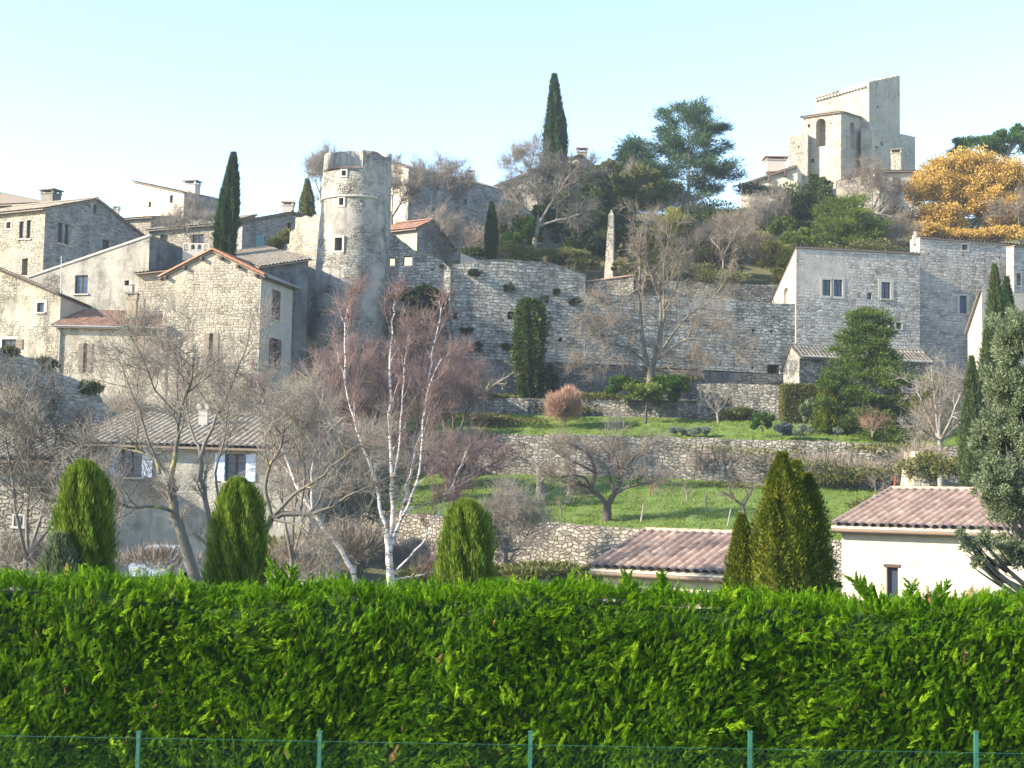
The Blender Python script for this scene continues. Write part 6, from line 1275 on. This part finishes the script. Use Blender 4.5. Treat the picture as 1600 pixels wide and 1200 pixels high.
# ================================================================ hedge and wire fence in front
def hedge():
    r = np.random.default_rng(300); K = 68000; Y0 = 16.9; X0, X1 = -11.0, 11.5
    ztop = lambda x: 2.91 + .05 * np.sin(x * .9 + 1) + .03 * np.sin(x * 2.3) - .004 * x
    # template spray: rows of narrow leaflets along a bent axis
    T = []
    for i in range(8):
        t = .08 + .88 * i / 7; ln = .34 * (1 - t) + .08
        for s_ in (-1, 1):
            a = R(30) * s_; T.append((0, t, math.sin(a) * ln, t + math.cos(a) * ln, .036))
    T.append((0, .55, 0, 1.08, .035)); T.append((0, 0, 0, .6, .03)); T = np.array(T); nT = len(T)
    f = r.random(K); x = r.uniform(X0, X1, K); z = ztop(x) - (r.random(K) ** 1.0) * 3.1; zt = ztop(x)
    rel = zt - z
    bump = .14 * np.sin(x * 1.9 + z * 1.3) * np.sin(z * 2.4 - x * .7) + .09 * np.sin(x * 5.1 + 2 * z) * np.cos(z * 4.7 + x) + .05 * np.sin(x * 11 + z * 9) 
    y = Y0 + bump * .55 + r.normal(0, .05, K) + np.clip(.22 - rel, 0, .22) * 1.2
    top = f < .22; y = np.where(top, Y0 + .15 + r.random(K) * 1.15, y); z = np.where(top, zt + r.normal(0, .035, K) + .05 * np.sin(x * 6 + y * 4), z)
    C = np.stack([x, y, z], 1)
    D = r.normal(0, .38, (K, 3)) + np.array([.36, -.20, .62]); D[top] = r.normal(0, .34, (top.sum(), 3)) + np.array([.12, -.15, .9])
    # regional leaning makes swirls of sprays
    D[:, 0] += .2 * np.sin(x * 1.3 + z * 2.2) + .3 * np.sin(x * 6.1 - z * 5.); D[:, 2] += .3 * np.cos(x * 1.7 - z * 1.5)
    D /= np.linalg.norm(D, axis=1, keepdims=True)
    q = r.normal(0, 1, (K, 3)) * .8 + np.array([-.25, -.8, .15]); Sd = np.cross(D, q); Sd /= np.linalg.norm(Sd, axis=1, keepdims=True); N = np.cross(Sd, D)
    bright = r.random(K) < .05; Ln = np.where(bright, r.uniform(.13, .25, K), r.uniform(.07, .14, K)); Ln = np.where(top, Ln * 1.1, Ln); y = np.where(bright & ~top, y - .05, y); C[:, 1] = y
    # long leader shoots rising from the top
    def leader(px, py, n_, ln, d, spread):
        nonlocal C, D, Sd, N, Ln; n_ *= 2
        b = P(px, py, 17.3); b[2] = ztop(b[0]) - .08; ln = ln * 1.9; dd = nrm(np.array(d, float)); cc = []; DD = []
        for i in range(n_): u = (i + 1) / n_; cc.append(b + dd * ln * u * .9 + r.normal(0, .015, 3)); s2 = (-1) ** i; DD.append(nrm(dd + s2 * np.array([spread, 0, 0]) + r.normal(0, .15, 3)))
        cc = np.array(cc); DD = np.array(DD); S2 = np.cross(DD, np.array([0, -1, .2])); S2 /= np.linalg.norm(S2, axis=1, keepdims=True)
        C = np.concatenate([C, cc]); D = np.concatenate([D, DD]); Sd = np.concatenate([Sd, S2]); N = np.concatenate([N, np.cross(S2, DD)]); Ln = np.concatenate([Ln, np.linspace(.24, .12, n_)])
    for a in ((1398, 905, 16, .42, (-.75, 0, .75), .7), (1385, 903, 12, .30, (-.6, 0, .8), .6), (1440, 905, 12, .30, (.5, 0, .7), .6), (1465, 905, 10, .26, (.9, 0, .45), .5), (1430, 905, 8, .25, (-.1, 0, 1), .6), (447, 905, 12, .26, (.1, 0, 1), .7), (438, 905, 10, .30, (-.2, 0, 1), .5), (462, 905, 9, .18, (.6, 0, .8), .6), (340, 903, 8, .14, (.7, 0, .6), .6), (160, 902, 8, .14, (.8, 0, .5), .6), (300, 903, 8, .16, (-.5, 0, .8), .6), (985, 905, 9, .22, (-.1, 0, 1), .5), (1030, 905, 9, .24, (.1, 0, 1), .5), (870, 905, 6, .12, (.3, 0, 1), .6), (560, 903, 8, .13, (.6, 0, .7), .6), (1150, 905, 7, .14, (.2, 0, 1), .6), (700, 905, 6, .10, (-.5, 0, .8), .6)): leader(*a)
    K = len(C); p0 = C[:, None] + Ln[:, None, None] * (Sd[:, None] * T[None, :, 0, None] + D[:, None] * T[None, :, 1, None])
    p1 = C[:, None] + Ln[:, None, None] * (Sd[:, None] * T[None, :, 2, None] + D[:, None] * T[None, :, 3, None] + N[:, None] * (.10 * r.normal(size=(K, nT)))[:, :, None] - N[:, None] * .12)
    dirv = p1 - p0; sd = np.cross(dirv, N[:, None] + .5 * r.normal(size=(K, nT, 3))); sd /= np.linalg.norm(sd, axis=2, keepdims=True) + 1e-9
    Wm = np.ones(K); Wm[len(bright):] = 2.0; w = (T[None, :, 4] * (Ln * Wm)[:, None])[:, :, None]; mid = p0 + dirv * .55
    V = np.stack([p0, mid + sd * w, p1, mid - sd * w], 2).reshape(-1, 3)
    hue = r.random(K) * .8; hue[:len(bright)] += .25 * bright; hue = np.where(r.random(K) < .004, 1.35, np.minimum(hue, 1.)); u = np.repeat(hue, nT * 4); tt = np.tile(np.array([0, .5, 1, .5]), K * nT)
    root = thing('hedge', 'long dense bright green conifer hedge filling the foreground behind the wire fence', 'hedge', (0, 17.4, -.5))
    t = NT('hedge_leaf'); uv = t.n('UVMap').outputs[0]; sp = t.n('SeparateXYZ', {0: uv}); co = t.n('TexCoord').outputs['Object']
    k = t.math('ADD', t.math('MULTIPLY', sp.outputs[0], .6), t.math('MULTIPLY', t.noise(co, 1.6, 3).outputs[0], .5), True)
    c = t.ramp(k, [(.12, (.018, .062, .0005)), (.42, (.044, .120, .001)), (.66, (.090, .190, .002)), (.93, (.20, .32, .008)), (.985, (.28, .36, .03)), (1, (.30, .18, .07))])
    t.col(c); t.b.inputs['Roughness'].default_value = .55; t.b.inputs['Specular IOR Level'].default_value = .05
    tr = t.n('BsdfTranslucent'); t.t.links.new(t.mix(1., c, (1.3, 1.3, .5), 'MULTIPLY'), tr.inputs[0]); mx = t.n('MixShader', {0: .3, 1: t.b.outputs[0], 2: tr.outputs[0]}); t.t.links.new(mx.outputs[0], t.t.nodes['Material Output'].inputs[0])
    link('foliage', np_mesh('foliage', V, np.arange(len(V)).reshape(-1, 4), np.stack([u, tt], 1)), root, t.m)
    # closed core behind the sprays, coloured dark for the shade in the gaps
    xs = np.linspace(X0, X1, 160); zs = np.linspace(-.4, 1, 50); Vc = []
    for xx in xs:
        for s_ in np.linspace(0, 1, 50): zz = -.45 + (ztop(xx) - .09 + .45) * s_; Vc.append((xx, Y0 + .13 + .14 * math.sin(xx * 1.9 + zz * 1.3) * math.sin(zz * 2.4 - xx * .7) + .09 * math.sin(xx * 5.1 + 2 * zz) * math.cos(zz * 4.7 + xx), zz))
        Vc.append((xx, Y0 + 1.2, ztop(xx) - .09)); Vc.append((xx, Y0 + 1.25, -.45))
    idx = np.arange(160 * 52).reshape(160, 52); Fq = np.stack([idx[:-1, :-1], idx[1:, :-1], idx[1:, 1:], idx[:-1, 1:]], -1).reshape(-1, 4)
    link('shade_core', np_mesh('shade_core', Vc, Fq, smooth=True), root, plain('shade_core', (.012, .034, .003), .4, 6.))
hedge()
M['dark_wire'] = plain('dark_wire', (.02, .075, .06), .1, 3., .6)
def fence():
    Y = 16.0; root = thing('wire_fence', 'green chain-link fence with thin metal posts in front of the hedge', 'fence', (0, Y, -.5))
    for px in (-440, -90, 217, 500, 829, 1172, 1525, 1880, 2230):
        c = P(min(max(px, 0), 1600), 1144, Y); c[0] = P(px, 1144, Y)[0]; m = MB(); m.box(c, (1, 0), (0, 1), .022, .022, -.5, c[2]); m.box(c, (1, 0), (0, 1), .028, .028, c[2], c[2] + .012); m.build('post', M['green_metal'], root)
    zt = lambda x: 1.475 - .0 * x
    a = P(-440, 1153, Y); b = P(2230, 1157, Y); b[2] = a[2] = P(800, 1155, Y)[2]; wires = []; s = .075; zb = -.45
    ya = Y - .03; n_ = int((b[0] - a[0]) / s)
    H_ = min(a[2], b[2]) - zb; kk = int(H_ / s)
    for i in range(-kk, n_):
        for d in (1, -1):
            x0 = a[0] + i * s if d == 1 else a[0] + i * s + kk * s; pts = [(x0, zb), (x0 + d * kk * s, zb + kk * s)]
            wires.append((np.array([(pts[0][0], ya + .004 * d, pts[0][1]), (pts[1][0], ya + .004 * d, pts[1][1])]), [.0011, .0011]))
    tubes_obj('chain_link', wires, M['dark_wire'], root, 3)
    z = zb + kk * s
    tubes_obj('top_wire', [(np.array([(a[0], ya, z), (b[0], ya, z)]), [.0025, .0025]), (np.array([(a[0], ya, .5), (b[0], ya, .5)]), [.003, .003])], M['green_metal'], root, 5)
fence()

# ================================================================ light haze in the air
m = MB(); m.hexa([(-500, -80, -1.5), (500, -80, -1.5), (500, 720, -1.5), (-500, 720, -1.5)], [(-500, -80, 66), (500, -80, 66), (500, 720, 66), (-500, 720, 66)])
hz = bpy.data.materials.new('haze'); hz.use_nodes = True; n_ = hz.node_tree.nodes; n_.clear(); vo = n_.new('ShaderNodeVolumePrincipled'); vo.inputs['Color'].default_value = (.72, .86, 1, 1); vo.inputs['Density'].default_value = .0003; vo.inputs['Anisotropy'].default_value = .2
ou = n_.new('ShaderNodeOutputMaterial'); hz.node_tree.links.new(vo.outputs[0], ou.inputs['Volume']); hzo = tag(m.build('haze', hz), kind='stuff'); S.cycles.volume_bounces = 0
